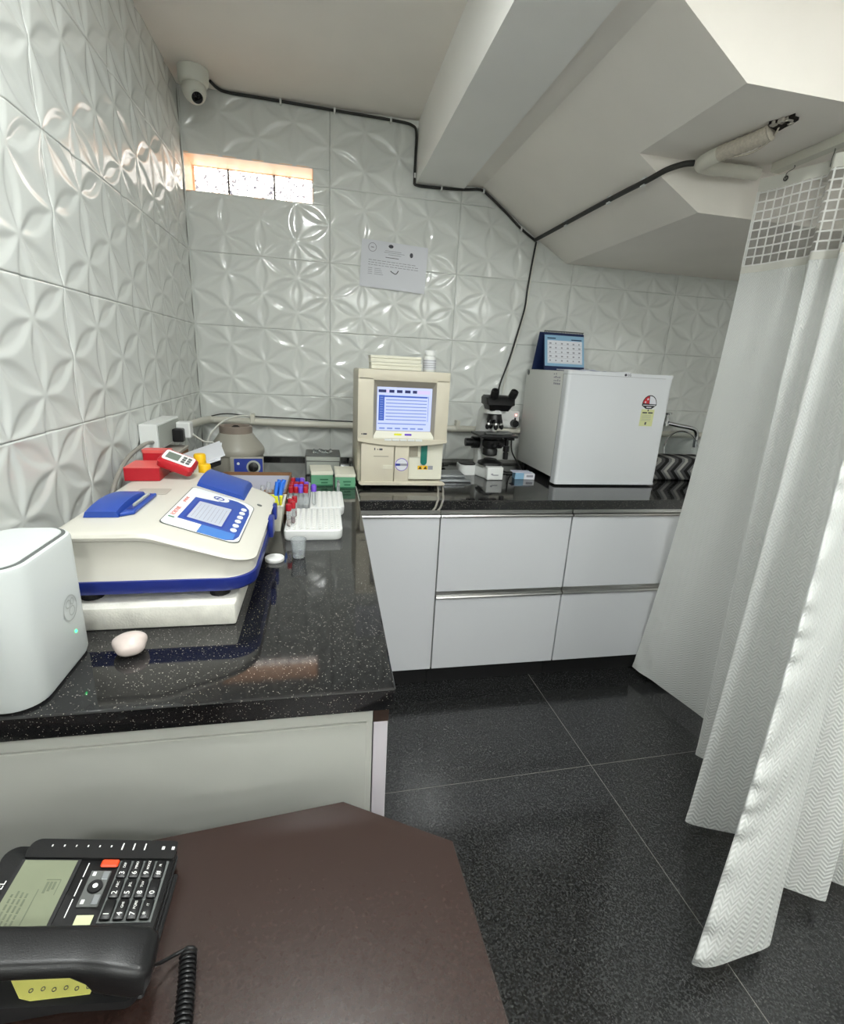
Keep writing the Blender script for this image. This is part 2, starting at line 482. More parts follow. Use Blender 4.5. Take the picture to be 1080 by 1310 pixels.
# walls
bm = B(); box(bm, -0.2, -0.012, YF - 0.1, 0.2, -0.05, HC)
wall_left = struct(obj('wall_left', bm, 'grout'))
bm = B()
WX0, WX1, WZ0, WZ1 = 0.004, 0.525, 2.015, 2.152
e = 0.006
box(bm, -0.1, WX0 - e, 0.010, 0.22, -0.05, HC); box(bm, WX1 + e, XR + 0.1, 0.010, 0.22, -0.05, HC)
box(bm, WX0 - e, WX1 + e, 0.010, 0.22, -0.05, WZ0 - e); box(bm, WX0 - e, WX1 + e, 0.010, 0.22, WZ1 + e, HC)
wall_back = struct(obj('wall_back', bm, 'grout'))
bm = B(); box(bm, XR, XR + 0.15, YF, 0.22, 0, HC)
wall_right = struct(obj('wall_right', bm, 'plaster_white'))
bm = B(); box(bm, -0.1, XR + 0.1, YF - 0.15, YF, 0, HC)
wall_front = struct(obj('wall_front', bm, 'plaster_white'))

# ---- glazed relief tiles
TU, TV = 0.6, 0.3
def relief(U, V):
    """petal lattice: height (negative = recessed)"""
    dep = np.zeros_like(U)
    edges = []
    for i in range(-1, 6):
        off = 0.0 if i % 2 == 0 else 0.075
        for j in range(-2, 4):
            a = (i * 0.15, j * 0.15 + off)
            edges.append((a, (a[0], a[1] + 0.15)))
            edges.append((a, (a[0] + 0.15, a[1] + 0.075)))
            edges.append((a, (a[0] + 0.15, a[1] - 0.075)))
    for a, b in edges:
        L = math.hypot(b[0] - a[0], b[1] - a[1]); dx = (b[0] - a[0]) / L; dy = (b[1] - a[1]) / L
        t = ((U - a[0]) * dx + (V - a[1]) * dy) / L
        d = np.abs(-(U - a[0]) * dy + (V - a[1]) * dx)
        tt = np.clip(t, 0, 1)
        w = 0.0285 * np.sin(PI * tt) ** 0.9
        s = np.where((t > 0) & (t < 1), w - d, -1)
        k = np.clip(s / 0.021, 0, 1); k = k * k * (3 - 2 * k)
        # gentle pillow inside each petal, sharp-ish rim
        dep = np.maximum(dep, k * 1.0)
    return -0.0040 * dep

def tile_bm(rects, step=0.004):
    t = bmesh.new()
    for (u0, u1, v0, v1) in rects:
        g = 0.0004
        nu = max(2, int(round((u1 - u0) / step))); nv = max(2, int(round((v1 - v0) / step)))
        us = np.linspace(u0 + (g if u0 in (0, TU) else 0), u1 - (g if u1 in (0, TU) else 0), nu + 1)
        vs = np.linspace(v0 + (g if v0 in (0, TV) else 0), v1 - (g if v1 in (0, TV) else 0), nv + 1)
        U, V = np.meshgrid(us, vs)
        H = relief(U, V)
        e = np.minimum(np.minimum(U, TU - U), np.minimum(V, TV - V))
        H = H - 0.0006 * np.clip(1 - e / 0.003, 0, 1)
        vv = [[t.verts.new((float(U[j, i]), float(-H[j, i]), float(V[j, i]))) for i in range(nu + 1)] for j in range(nv + 1)]
        for j in range(nv):
            for i in range(nu):
                t.faces.new((vv[j][i], vv[j][i + 1], vv[j + 1][i + 1], vv[j + 1][i]))
        # rim back into the wall
        rim = [vv[0][i] for i in range(nu + 1)] + [vv[j][nu] for j in range(1, nv + 1)] + [vv[nv][i] for i in range(nu - 1, -1, -1)] + [vv[j][0] for j in range(nv - 1, 0, -1)]
        bk = [t.verts.new((v.co.x, 0.011, v.co.z)) for v in rim]
        n = len(rim)
        for k in range(n): t.faces.new((rim[k], bk[k], bk[(k + 1) % n], rim[(k + 1) % n]))
    for f in t.faces: f.smooth = True
    return t

tile_cache = {}
def put_tile(parent, u, z, rects, rotz, org):
    key = tuple(rects)
    if key not in tile_cache:
        t = tile_bm(rects)
        me = bpy.data.meshes.new('tile'); t.to_mesh(me); t.free(); me.materials.append(M['tile'])
        tile_cache[key] = me
    o = bpy.data.objects.new('tile', tile_cache[key]); COL.objects.link(o)
    o.parent = parent
    W = Matrix.Translation(org) @ Matrix.Rotation(rotz, 4, 'Z')
    L = WM[parent.name].inverted() @ W
    o.matrix_local = L

ZT = 0.8855
full = ((0, TU, 0, TV),)
for k in range(0, 5):
    z = ZT + 0.3 * k
    v1 = TV if k < 4 else round(HC - z, 4)
    # back wall
    for c in range(0, 6):
        x = c * TU
        u1 = TU if x + TU <= XR else XR - x
        if u1 < 0.05: continue
        if k == 4 and x > 1.3: continue
        r = ((0, u1, 0, v1),)
        if c == 0 and k == 3: r = ((0, TU, 0, WZ0 - z), (WX1, TU, WZ0 - z, TV))
        if c == 0 and k == 4: r = ((0, TU, WZ1 - z, v1), (WX1, TU, 0, WZ1 - z))
        r = tuple(tuple(round(q, 4) for q in a) for a in r)
        put_tile(wall_back, x, z, r, 0, Vector((x, 0, z)))
    # left wall: local x runs towards +y; the face looks into the room
    for c in range(0, 7):
        r = ((0, TU, 0, v1),)
        put_tile(wall_left, c, z, r, PI / 2, Vector((0.0, -(c + 1) * TU, z)))

# ---- high window with three glass blocks
bm = B(); T = 0.004; YB = 0.165
box(bm, WX0, WX1, 0.0005, YB, WZ1, WZ1 + T); box(bm, WX0, WX1, 0.0005, YB, WZ0 - T, WZ0)
box(bm, WX0 - T, WX0, 0.0005, YB, WZ0, WZ1); box(bm, WX1, WX1 + T, 0.0005, YB, WZ0, WZ1)
window = struct(obj('window_1', bm, 'peach'))
for a, b in ((0.012, 0.1515), (0.1575, 0.3500), (0.3560, 0.5235)):
    bm = B(); box(bm, a, b, 0.150, 0.20, WZ0 + 0.001, WZ1 - 0.003, 0.003)
    obj('glass_block', bm, 'block', window)
for a, b in ((0.1515, 0.1575), (0.3500, 0.3560)):
    bm = B(); box(bm, a, b, 0.146, 0.2, WZ0 + 0.001, WZ1 - 0.001)
    obj('mullion', bm, 'black_soft', window)
bm = B(); box(bm, WX0, 0.012, 0.15, 0.2, WZ0, WZ1); box(bm, WX0, WX1, 0.149, 0.2, WZ1 - 0.003, WZ1); obj('frame', bm, 'peach', window)

# ---- beam and the underside of the stairs
bm = B(); prism(bm, [(0.984, 2.143), (1.205, 2.143), (1.205, HC), (0.984, HC)], 'y', 0.0, YF)
struct(obj('ceiling_beam', bm, 'plaster_white'))
bm = B()
prism(bm, [(1.206, 2.160), (1.294, 2.160), (1.52, 2.017), (1.584, 1.977), (1.76, 1.880), (XR, 1.880), (XR, HC - 0.001), (1.206, HC - 0.001)], 'y', -0.0005, -0.915)
prism(bm, [(1.206, 2.160), (1.294, 2.160), (1.52, 2.017), (XR, 2.017), (XR, HC - 0.001), (1.206, HC - 0.001)], 'y', -0.915, -1.325)
stairs = struct(obj('stair_soffit', bm, 'plaster'))
random.seed(3)
bm = B(); hp = []
for k in range(14):
    a = 2 * PI * k / 14; rr = 1 + random.uniform(-0.28, 0.28)
    hp.append((1.742 + 0.026 * rr * math.cos(a), -1.195 + 0.044 * rr * math.sin(a)))
prism(bm, hp, 'z', 2.010, 2.0168)
obj('broken_hole', bm, 'hole', stairs)
bm = B()
for k in range(9):
    a = random.uniform(0, 2 * PI); cx = 1.742 + 0.02 * math.cos(a); cy = -1.195 + 0.032 * math.sin(a); s = random.uniform(0.004, 0.009)
    box(bm, cx - s, cx + s, cy - s, cy + s, 2.006, 2.0165, 0.002, 1, Matrix.Rotation(0, 4, 'Z'))
obj('rubble', bm, 'card_pale', stairs)['kind'] = 'stuff'

# ================================================================== LAMPS (round ceiling panels)
for i, (x, y) in enumerate(LAMPS):
    lab = ['round white ceiling panel light above the long left counter', 'round white ceiling panel light behind the desk near the tiled wall',
           'round white ceiling panel light in front of the stair underside', 'round white ceiling panel light in the middle of the rear room'][i]
    t = thing('ceiling_light', lab, 'ceiling light', (x, y, HC - 0.012))
    bm = B(); lathe(bm, [(0.098, 0.0), (0.098, 0.0115), (0.088, 0.0115), (0.088, 0.0)], (x, y, HC - 0.012), 40, capb=False, capt=False)
    obj('rim', bm, 'trim_white', t)
    bm = B(); lathe(bm, [(0.0875, 0.0), (0.0875, 0.008)], (x, y, HC - 0.010), 40)
    obj('diffuser', bm, 'lamp_dim' if i == 3 else 'lamp', t)

for bx, lab in ((0.15, 'long white batten light on the rear wall, added to brighten the room, nearer the tiled wall'), (1.75, 'long white batten light on the rear wall, added to brighten the room, farther from the tiled wall')):  # unseen strips, added only to lift the ambient light
    t = thing('added_infill_light', lab, 'batten light', (bx + 0.6, YF + 0.03, 2.10))
    bm = B(); box(bm, bx, bx + 1.3, YF + 0.001, YF + 0.035, 2.085, 2.125, 0.004, 2); obj('housing', bm, 'white_pl', t)
    bm = B(); box(bm, bx + 0.02, bx + 1.28, YF + 0.036, YF + 0.062, 2.088, 2.122, 0.008, 2); obj('tube', bm, 'infill', t)

# ================================================================== COUNTERS AND CABINETS
H = 0.87; YC = -0.764
bm = B(); prism(bm, [(0.0125, -1.869), (0.675, -1.869), (0.6935, -0.768), (0.6935, -0.002), (0.0125, -0.002)], 'z', 0.83, H, 0.003, 2)
left_counter = tag(obj('countertop', bm, 'granite'), 'long black speckled granite worktop along the left wall, white analyser on it', 'worktop')
bm = B(); box(bm, 0.6965, XR - 0.003, YC, -0.002, 0.83, H, 0.003, 2)
tag(obj('countertop', bm, 'granite'), 'black granite worktop along the back wall, with fridge and microscope', 'worktop')
bm = B(); box(bm, 0.6936, 0.6964, -0.90 + 0.14, -0.55, H - 0.004, H + 0.0015); obj('sealant_strip', bm, 'silicone', left_counter)

bm = B(); box(bm, 0.0125, 0.695, -0.0105, -0.0022, H + 0.0002, 0.8848); obj('upstand', bm, 'granite', left_counter)
bm = B(); box(bm, 0.0003, 0.0122, -1.869, -0.0022, 0.83, 0.8848); obj('upstand', bm, 'granite', left_counter)
bm = B(); box(bm, -0.0005, 0.0050, -0.0060, 0.0005, 0.8855, HC); struct(obj('trim_1', bm, 'tile'))
# left base unit
t = thing('base_cabinet', 'white base cabinet under the left counter, plain end panel facing the desk', 'cabinet', (0.33, -1.3, 0))
bm = B(); box(bm, 0.014, 0.642, -1.848, -0.06, 0.0, 0.828, 0.001); obj('body', bm, 'laminate_grey', t)
bm = B(); box(bm, 0.014, 0.632, -1.8535, -1.8482, 0.004, 0.796, 0.0008); ep = obj('end_panel', bm, 'laminate_grey', t)
bm = B(); box(bm, 0.014, 0.642, -1.8505, -1.8482, 0.797, 0.828, 0.0008); obj('top_rail', bm, 'laminate_grey', t)
bm = B(); box(bm, 0.6425, 0.668, -1.851, -0.77, 0.795, 0.829); obj('brown_rail', bm, 'brown', t)['label'] = 'brown rail under the worktop edge'
for a, b in ((-1.850, -1.40), (-1.397, -0.95)):
    bm = B(); box(bm, 0.6435, 0.667, a, b, 0.09, 0.794, 0.001); obj('door', bm, 'lilac', t)

def handle_strip(x0, x1, y, z, parent):
    bm = B()
    prism(bm, [(y - 0.004, z), (y - 0.008, z + 0.002), (y - 0.009, z + 0.006), (y - 0.006, z + 0.011), (y + 0.004, z + 0.014), (y + 0.004, z + 0.031), (y + 0.014, z + 0.031), (y + 0.014, z)], 'x', x0, x1)
    return obj('handle_strip', bm, 'alu', parent)
YD = -0.744
units = [(0.699, 1.0105, 1, 'white base cabinet with one tall door, in the corner below the beige analyser'),
         (1.0135, 1.5700, 2, 'white base cabinet with two wide drawers below the microscope'),
         (1.5730, 2.1300, 2, 'white base cabinet with two drawers below the fridge'),
         (2.1330, 2.70, 2, 'white base cabinet mostly hidden behind the curtain, below the tap')]
for x0, x1, nd, lab in units:
    t = thing('base_cabinet', lab, 'cabinet', ((x0 + x1) / 2, -0.4, 0), group='white base cabinets under the back counter')
    bm = B(); box(bm, x0, x1, YD + 0.020, -0.02, 0.11, 0.828); obj('body', bm, 'laminate_grey', t)
    bm = B(); box(bm, x0, x1, YD + 0.07, YD + 0.085, 0.0, 0.1095); obj('plinth', bm, 'black_soft', t)
    if nd == 1:
        bm = B(); box(bm, x0 + 0.0015, x1 - 0.0015, YD, YD + 0.0185, 0.115, 0.795, 0.001); d = obj('door', bm, 'laminate', t)
        handle_strip(x0 + 0.0015, x1 - 0.0015, YD, 0.7955, d)
    else:
        for z0, z1 in ((0.115, 0.4445), (0.4775, 0.795)):
            bm = B(); box(bm, x0 + 0.0015, x1 - 0.0015, YD, YD + 0.0185, z0, z1, 0.001); d = obj('drawer', bm, 'laminate', t)
            handle_strip(x0 + 0.0015, x1 - 0.0015, YD, z1 + 0.0005, d)

# ================================================================== DESK
t = thing('desk', 'dark brown laminate desk in the foreground with a cut corner', 'desk', (0.45, -2.6, 0))
bm = B(); prism(bm, [(0.02, -2.012), (0.590, -1.956), (0.733, -2.040), (0.742, -2.30), (0.742, -3.15), (0.02, -3.15)], 'z', 0.725, 0.75, 0.0015, 1)
obj('desktop', bm, 'desk', t)
bm = B(); box(bm, 0.06, 0.085, -3.10, -2.08, 0.0, 0.7245); obj('side_panel', bm, 'brown', t)
bm = B(); box(bm, 0.655, 0.68, -3.10, -2.12, 0.0, 0.7245); obj('side_panel', bm, 'brown', t)
bm = B(); box(bm, 0.0855, 0.6545, -2.16, -2.14, 0.25, 0.7245); obj('modesty_panel', bm, 'brown', t)
# ================================================================== CCTV, CABLES, PIPES
t = thing('security_camera', 'white dome security camera high in the corner above the small window', 'camera', (0.09, -0.135, HC))
Mx = Matrix.Translation((0.090, -0.135, HC - 0.0005)) @ Matrix.Rotation(PI, 4, 'X')   # ceiling mount, axis downwards
bm = B(); lathe(bm, [(0.056, 0.0), (0.056, 0.004), (0.054, 0.040), (0.050, 0.048), (0.044, 0.052)], (0, 0, 0), 36, Mx)
obj('bracket', bm, 'cctv', t, 45)
q = Vector((0.32, -0.62, -0.72)).normalized().to_track_quat('Z', 'Y').to_matrix().to_4x4()
Md = Matrix.Translation((0.090, -0.137, 2.318)) @ q
bm = B(); lathe(bm, [(0.020, -0.038), (0.036, -0.024), (0.043, -0.006), (0.043, 0.012), (0.038, 0.028), (0.030, 0.040), (0.024, 0.045)], (0, 0, 0), 36, Md)
obj('dome', bm, 'cctv', t, 45)
bm = B(); lathe(bm, [(0.0235, 0.0435), (0.0235, 0.052), (0.0205, 0.052)], (0, 0, 0), 28, Md); obj('lens_ring', bm, 'cctv', t, 45)
bm = B(); lathe(bm, [(0.0200, 0.046), (0.0200, 0.0535), (0.011, 0.057), (0.001, 0.058)], (0, 0, 0), 28, Md); obj('lens', bm, 'lens', t, 60)

def cable(name, lab, pts, r, m, sub=6, clips=(), n=8, cat='cable'):
    t = thing(name, lab, cat, pts[0])
    bm = B(); tube(bm, pts, r, n, sub); obj('sheath', bm, m, t, 60)
    for c in clips:
        bm = B(); box(bm, c[0] - 0.004, c[0] + 0.004, c[1] - r - 0.003, c[1] + r + 0.003, c[2] - r - 0.004, c[2] + r + 0.004, 0.001, 1)
        obj('clip', bm, 'white_pl', t)
    return t
cable('ceiling_cable', 'black cable clipped along the top of the back wall, starting at the security camera',
      [(0.142, -0.090, 2.372), (0.16, -0.03, 2.376), (0.20, -0.012, 2.375), (0.35, -0.010, 2.374), (0.62, -0.010, 2.370), (0.88, -0.010, 2.366), (0.955, -0.010, 2.358), (0.974, -0.010, 2.33), (0.974, -0.010, 2.25), (0.974, -0.010, 2.155), (0.985, -0.010, 2.134), (1.08, -0.010, 2.134), (1.20, -0.010, 2.140), (1.285, -0.010, 2.148), (1.33, -0.010, 2.126), (1.42, -0.010, 2.066), (1.50, -0.010, 2.008), (1.575, -0.010, 1.966)],
      0.0058, 'cable_black', 4, [(0.40, -0.008, 2.372), (0.62, -0.008, 2.370), (0.86, -0.008, 2.366), (0.974, -0.008, 2.17), (1.10, -0.008, 2.135), (1.30, -0.008, 2.145), (1.50, -0.008, 2.008)])
cable('ceiling_cable', 'thick black cable pair clipped along the stair underside to the white elbow pipe',
      [(1.575, -0.014, 1.966), (1.577, -0.25, 1.966), (1.579, -0.50, 1.966), (1.581, -0.75, 1.964), (1.584, -0.88, 1.962), (1.606, -0.94, 1.975), (1.65, -0.955, 1.99), (1.678, -0.965, 1.993)],
      0.0085, 'cable_black', 4, [(1.578, -0.33, 1.966), (1.580, -0.66, 1.965), (1.583, -0.86, 1.963)])
cable('wall_cable', 'thin black cable hanging down the tiled back wall to behind the microscope',
      [(1.583, -0.010, 1.960), (1.572, -0.009, 1.85), (1.564, -0.008, 1.75), (1.560, -0.008, 1.66), (1.535, -0.008, 1.54), (1.512, -0.008, 1.44), (1.49, -0.008, 1.36), (1.465, -0.008, 1.27), (1.462, -0.008, 1.16)],
      0.0042, 'cable_black', 5)
cable('wall_cable', 'thin white cable beside the black one down the tiled back wall',
      [(1.590, -0.012, 1.950), (1.575, -0.012, 1.80), (1.566, -0.012, 1.66), (1.545, -0.012, 1.55), (1.520, -0.012, 1.44), (1.503, -0.012, 1.36), (1.487, -0.012, 1.27), (1.486, -0.012, 1.16)],
      0.003, 'cable_white', 5)
# white conduit from the hole to the curtain rail
t = thing('conduit_pipe', 'white elbow pipe under the stairs, running to the hole and to the curtain rail', 'pipe', (1.69, -0.98, 1.96))
bm = B(); tube(bm, [(1.700, -1.045, 1.993), (1.692, -1.005, 1.990), (1.700, -0.972, 1.990), (1.735, -0.958, 1.990), (1.775, -0.958, 1.990)], 0.0205, 14, 5); obj('elbow', bm, 'pvc', t, 60)
bm = B(); tube(bm, [(1.775, -0.958, 1.990), (1.84, -0.960, 1.991), (1.91, -0.962, 1.991)], 0.0185, 14, 5, rf=lambda s: 1 + 0.06 * math.sin(s * 30)); obj('straight_section', bm, 'pvc', t, 60)
bm = B(); tube(bm, [(1.700, -1.045, 1.994), (1.712, -1.10, 1.994), (1.728, -1.15, 1.997), (1.738, -1.18, 2.003)], 0.020, 14, 8, rf=lambda s: 1.02 + 0.07 * math.sin(s * 60)); obj('wrapped_section', bm, 'net', t, 60)
bm = B(); tube(bm, [(1.712, -1.09, 1.972), (1.735, -1.13, 1.972), (1.748, -1.17, 1.988), (1.750, -1.19, 2.012)], 0.0022, 6, 6); obj('loose_wire', bm, 'net', t, 60)

# conduit along the back and left walls
t = thing('wall_conduit', 'thick white conduit running low along the left and back tiled walls', 'pipe', (0.4, -0.03, 1.04))
bm = B(); tube(bm, [(0.030, -0.52, 1.083), (0.030, -0.40, 1.080), (0.030, -0.20, 1.070), (0.030, -0.08, 1.064), (0.045, -0.036, 1.062), (0.09, -0.026, 1.061), (0.5, -0.026, 1.053), (1.0, -0.026, 1.052), (1.6, -0.026, 1.052), (2.2, -0.026, 1.055), (2.9, -0.026, 1.055)], 0.0165, 14, 5); obj('pipe', bm, 'pvc', t, 60)
for x in (0.235, 1.25):
    bm = B(); box(bm, x - 0.01, x + 0.01, -0.046, -0.002, 1.050, 1.095, 0.002, 1); obj('clip', bm, 'pvc', t)
cable('conduit_cable', 'thin black cable lying along the top of the white wall conduit',
      [(0.05, -0.028, 1.079), (0.12, -0.03, 1.092), (0.25, -0.022, 1.082), (0.45, -0.022, 1.078), (0.6, -0.02, 1.073), (0.75, -0.02, 1.071)], 0.0028, 'cable_black', 6)

# ================================================================== CERTIFICATE
t = thing('certificate', 'white printed sheet taped to the tiled back wall above the analyser', 'notice', (0.9, -0.004, 1.69))
PM = Matrix(((1.0, 0.0, 0, 0.892), (0, 0, -1, -0.0065), (-0.012, 1, 0, 1.79), (0, 0, 0, 1)))
PM = frame((0.894, -0.0065, 1.792), (1, 0, -0.045), (0.01, 0, 1))
def pbox(bm, x0, x1, y0, y1, z0=0.0005, z1=0.0008): box(bm, x0, x1, y0, y1, z0, z1, 0, 1, PM)
bm = B(); pbox(bm, -0.155, 0.155, -0.100, 0.100, -0.0005, 0.0005); obj('sheet', bm, 'paper', t)
bm = B()
for z, a, b in ((0.062, -0.045, 0.03), (0.055, -0.05, 0.045), (0.047, -0.03, 0.03)): pbox(bm, a, b, z, z + 0.002)
random.seed(5)
for r in range(3):
    x = -0.12
    while x < 0.10:
        w = random.uniform(0.008, 0.02); pbox(bm, x, x + w, 0.016 - r * 0.010, 0.0185 - r * 0.010); x += w + 0.004
for r in range(4): pbox(bm, -0.12, -0.100, -0.018 - r * 0.008, -0.016 - r * 0.008); pbox(bm, -0.09, -0.06 + 0.004 * r, -0.018 - r * 0.008, -0.016 - r * 0.008)
obj('print_lines', bm, 'ink', t)['kind'] = 'stuff'
bm = B(); pbox(bm, -0.042, 0.02, 0.034, 0.0365); obj('title_line', bm, 'ink_dark', t)
bm = B(); prism(bm, [(-0.02 + 0.012 * math.cos(a), 0.083 + 0.008 * math.sin(a)) for a in [k * PI / 4 for k in range(8)]], 'z', 0.0005, 0.0008, Mx=PM); obj('emblem', bm, 'ink_dark', t)
bm = B(); prism(bm, [(0.078 + 0.008 * math.cos(a), 0.058 + 0.011 * math.sin(a)) for a in [k * PI / 4 for k in range(8)]], 'z', 0.0005, 0.0008, Mx=PM); obj('stamp', bm, 'ink_dark', t)
bm = B(); tube(bm, [PM @ Vector(p) for p in ((-0.015, -0.02, 0.001), (0.0, -0.028, 0.001), (0.012, -0.03, 0.001), (0.022, -0.015, 0.001))], 0.002, 5, 4)
obj('signature', bm, 'ink_dark', t)
bm = B(); lathe(bm, [(0.019, 0.0005), (0.019, 0.0009), (0.0165, 0.0009), (0.0165, 0.0005)], (-0.105, 0.070, 0), 24, PM, False, False); box(bm, -0.112, -0.098, 0.068, 0.072, 0.0005, 0.0008, 0, 1, PM); obj('round_seal', bm, 'ink', t)

# ================================================================== FRIDGE + THINGS ON IT
FX0, FX1, FYF, FYB, FZ0, FZ1 = 1.585, 2.088, -0.520, -0.05, 0.895, 1.372
t = thing('mini_fridge', 'white table-top mini fridge on the back worktop under a desk calendar', 'fridge', ((FX0 + FX1) / 2, -0.3, H))
bm = B(); box(bm, FX0 + 0.004, FX1 - 0.004, FYF + 0.052, FYB, FZ0 + 0.004, FZ1 - 0.004, 0.004, 2); obj('cabinet', bm, 'fridge_side', t, 40)
bm = B(); loft(bm, [[(x, y, z) for x, y in rrect(FX0, FX1, FYF, FYF + 0.048, (0.014, 0.014, 0.003, 0.003))] for z in (0.883, FZ1 - 0.016)])
door = obj('door', bm, 'fridge', t, 40)
bm = B(); loft(bm, [[(x, y, z) for x, y in rrect(FX0 - 0.001, FX1 + 0.001, FYF - 0.002, FYF + 0.05, (0.014, 0.014, 0.003, 0.003))] for z in (FZ1 - 0.015, FZ1)])
obj('top_trim', bm, 'fridge', door, 40)
bm = B(); loft(bm, [[(x, y, z) for x, y in rrect(FX0 - 0.001, FX1 + 0.001, FYF - 0.003, FYF + 0.05, (0.014, 0.014, 0.003, 0.003))] for z in (0.878, 0.886)])
obj('bottom_trim', bm, 'fridge', door, 40)
bm = B(); box(bm, FX0 + 0.002, FX1 - 0.002, FYF + 0.0485, FYF + 0.0515, 0.888, FZ1 - 0.004); obj('gasket', bm, 'groove', t)
for x in (FX0 + 0.03, FX1 - 0.03):
    for y in (FYF + 0.09, FYB - 0.04):
        bm = B(); cyl(bm, (x, y, H), (x, y, FZ0 + 0.006), 0.014, n=14); obj('foot', bm, 'rubber', t)
FM = frame((0, FYF - 0.0005, 0), (1, 0, 0), (0, 0, 1))   # door face: x right, y up
text('logo_lettering', 'LG', 0.014, 'ink_dark', frame((1.868, FYF - 0.0025, FZ1 - 0.0075), (1, 0, 0), (0, 0, 1)), door)
bm = B(); cyl(bm, (1.850, FYF - 0.0028, FZ1 - 0.0075), (1.850, FYF - 0.002, FZ1 - 0.0075), 0.0055, n=16); obj('logo_disc', bm, 'ink_dark', door)
# energy rating label
cx, cz = 1.990, 1.245
def fl(poly, name, m, y=0.0006, parent=door):
    bm = B(); prism(bm, [(cx + a, cz + b) for a, b in poly], 'y', FYF - y, FYF + 0.0003); return obj(name, bm, m, parent)
fan = [(0.034 * math.cos(a) * 1.05, 0.040 * math.sin(a)) for a in [PI * k / 14 for k in range(15)]]
fl([(0.036, -0.003), (0.036, 0.0)] + fan[1:-1] + [(-0.036, 0.0), (-0.036, -0.006), (-0.014, -0.020), (0.014, -0.020)], 'rating_badge', 'black', 0.0006)
fl([(0.0, 0.002)] + [(0.031 * math.cos(a) * 1.05, 0.036 * math.sin(a)) for a in [PI * 0.52 * k / 8 + 0.03 for k in range(9)]], 'rating_scale', 'paper', 0.0009)
fl([(-0.002, 0.003)] + [(0.031 * math.cos(a) * 1.05, 0.036 * math.sin(a)) for a in [PI * 0.56 + PI * 0.40 * k / 6 for k in range(7)]], 'rating_stars_field', 'rating_red', 0.0009)
for sx, sz in ((-0.021, 0.009), (-0.011, 0.022)):
    st = [(sx + (0.006 if k % 2 == 0 else 0.0026) * math.cos(PI / 2 + k * PI / 5), sz + (0.006 if k % 2 == 0 else 0.0026) * math.sin(PI / 2 + k * PI / 5)) for k in range(10)]
    fl(st, 'star', 'paper', 0.0012)
fl([(-0.03, -0.0055), (0.03, -0.0055), (0.03, -0.0025), (-0.03, -0.0025)], 'badge_stripe', 'paper', 0.0009)
fl([(-0.012, -0.015), (0.012, -0.015), (0.012, -0.011), (-0.012, -0.011)], 'badge_stripe', 'paper', 0.0009)
fl([(-0.034, -0.096), (0.031, -0.096), (0.031, -0.022), (-0.034, -0.022)], 'rating_table', 'bread_yellow', 0.0005)
fl([(-0.027, -0.040), (-0.004, -0.040), (-0.004, -0.034), (-0.027, -0.034)], 'heading', 'ink_dark', 0.0009)
fl([(0.001, -0.040), (0.024, -0.040), (0.024, -0.034), (0.001, -0.034)], 'heading', 'ink_dark', 0.0009)
for k in range(5): fl([(-0.028, -0.048 - 0.006 * k), (0.018 + 0.004 * (k % 2), -0.048 - 0.006 * k), (0.018, -0.0465 - 0.006 * k), (-0.028, -0.0465 - 0.006 * k)], 'print_line', 'ink', 0.0008)
fl([(-0.008, -0.090), (0.0, -0.090), (0.001, -0.078), (-0.007, -0.078)], 'numeral', 'ink_dark', 0.0009)
fl([(-0.004, -0.030), (0.002, -0.030), (0.001, -0.022), (-0.003, -0.022)], 'numeral', 'ink_dark', 0.0009)
# marks on the side
bm = B(); random.seed(2)
for r in range(4):
    for c in range(4):
        if random.random() < 0.8:
            y0 = -0.435 + c * 0.018 + r * -0.002; z0 = 1.350 - r * 0.014
            box(bm, FX0 + 0.0032, FX0 + 0.0042, y0, y0 + random.uniform(0.006, 0.013), z0, z0 + random.uniform(0.004, 0.009))
obj('side_label', bm, 'ink', t)['label'] = 'small grey printed symbols on the side'
bm = B(); cyl(bm, (FX0 + 0.0042, FYB - 0.03, 1.353), (FX0 + 0.0030, FYB - 0.03, 1.353), 0.013, n=18); obj('screw_cap', bm, 'groove', t)

# desk calendar
t = thing('desk_calendar', 'blue desk calendar with a spiral top standing on the fridge', 'calendar', (1.71, -0.10, FZ1 - 0.004))
zc = FZ1 - 0.0034; X0, X1 = 1.632, 1.845
bm = B(); prism(bm, [(-0.165, zc), (-0.160, zc), (-0.108, zc + 0.178), (-0.112, zc + 0.178)], 'x', X0, X1); obj('front_board', bm, 'cal_navy', t)
bm = B(); prism(bm, [(-0.055, zc), (-0.060, zc), (-0.110, zc + 0.178), (-0.106, zc + 0.178)], 'x', X0 - 0.02, X1 - 0.015); obj('back_board', bm, 'cal_navy', t)
bm = B(); box(bm, X0, X1, -0.160, -0.058, zc, zc + 0.002); obj('base_board', bm, 'cal_navy', t)
nrm = Vector((0, -0.052, -0.178)).normalized()
CM = frame((X0, -0.166, zc + 0.001), (1, 0, 0), (0, 0.053, 0.178))
W = X1 - X0
bm = B(); box(bm, 0.002, W - 0.001, 0.020, 0.172, 0.0006, 0.0016, Mx=CM); pg = obj('page', bm, 'cal_blue', t)
bm = B(); box(bm, 0.016, W - 0.012, 0.034, 0.146, 0.0017, 0.0021, Mx=CM); obj('date_grid', bm, 'paper', pg)
bm = B(); random.seed(4)
for r in range(5):
    for c in range(6):
        xx = 0.026 + c * 0.031; yy = 0.044 + r * 0.021
        box(bm, xx, xx + random.uniform(0.006, 0.012), yy, yy + 0.007, 0.0021, 0.0024, Mx=CM)
for r in range(5): box(bm, 0.018, W - 0.014, 0.0385 + r * 0.0215, 0.0392 + r * 0.0215, 0.0021, 0.0023, Mx=CM)
obj('dates', bm, 'ink', pg)['kind'] = 'stuff'
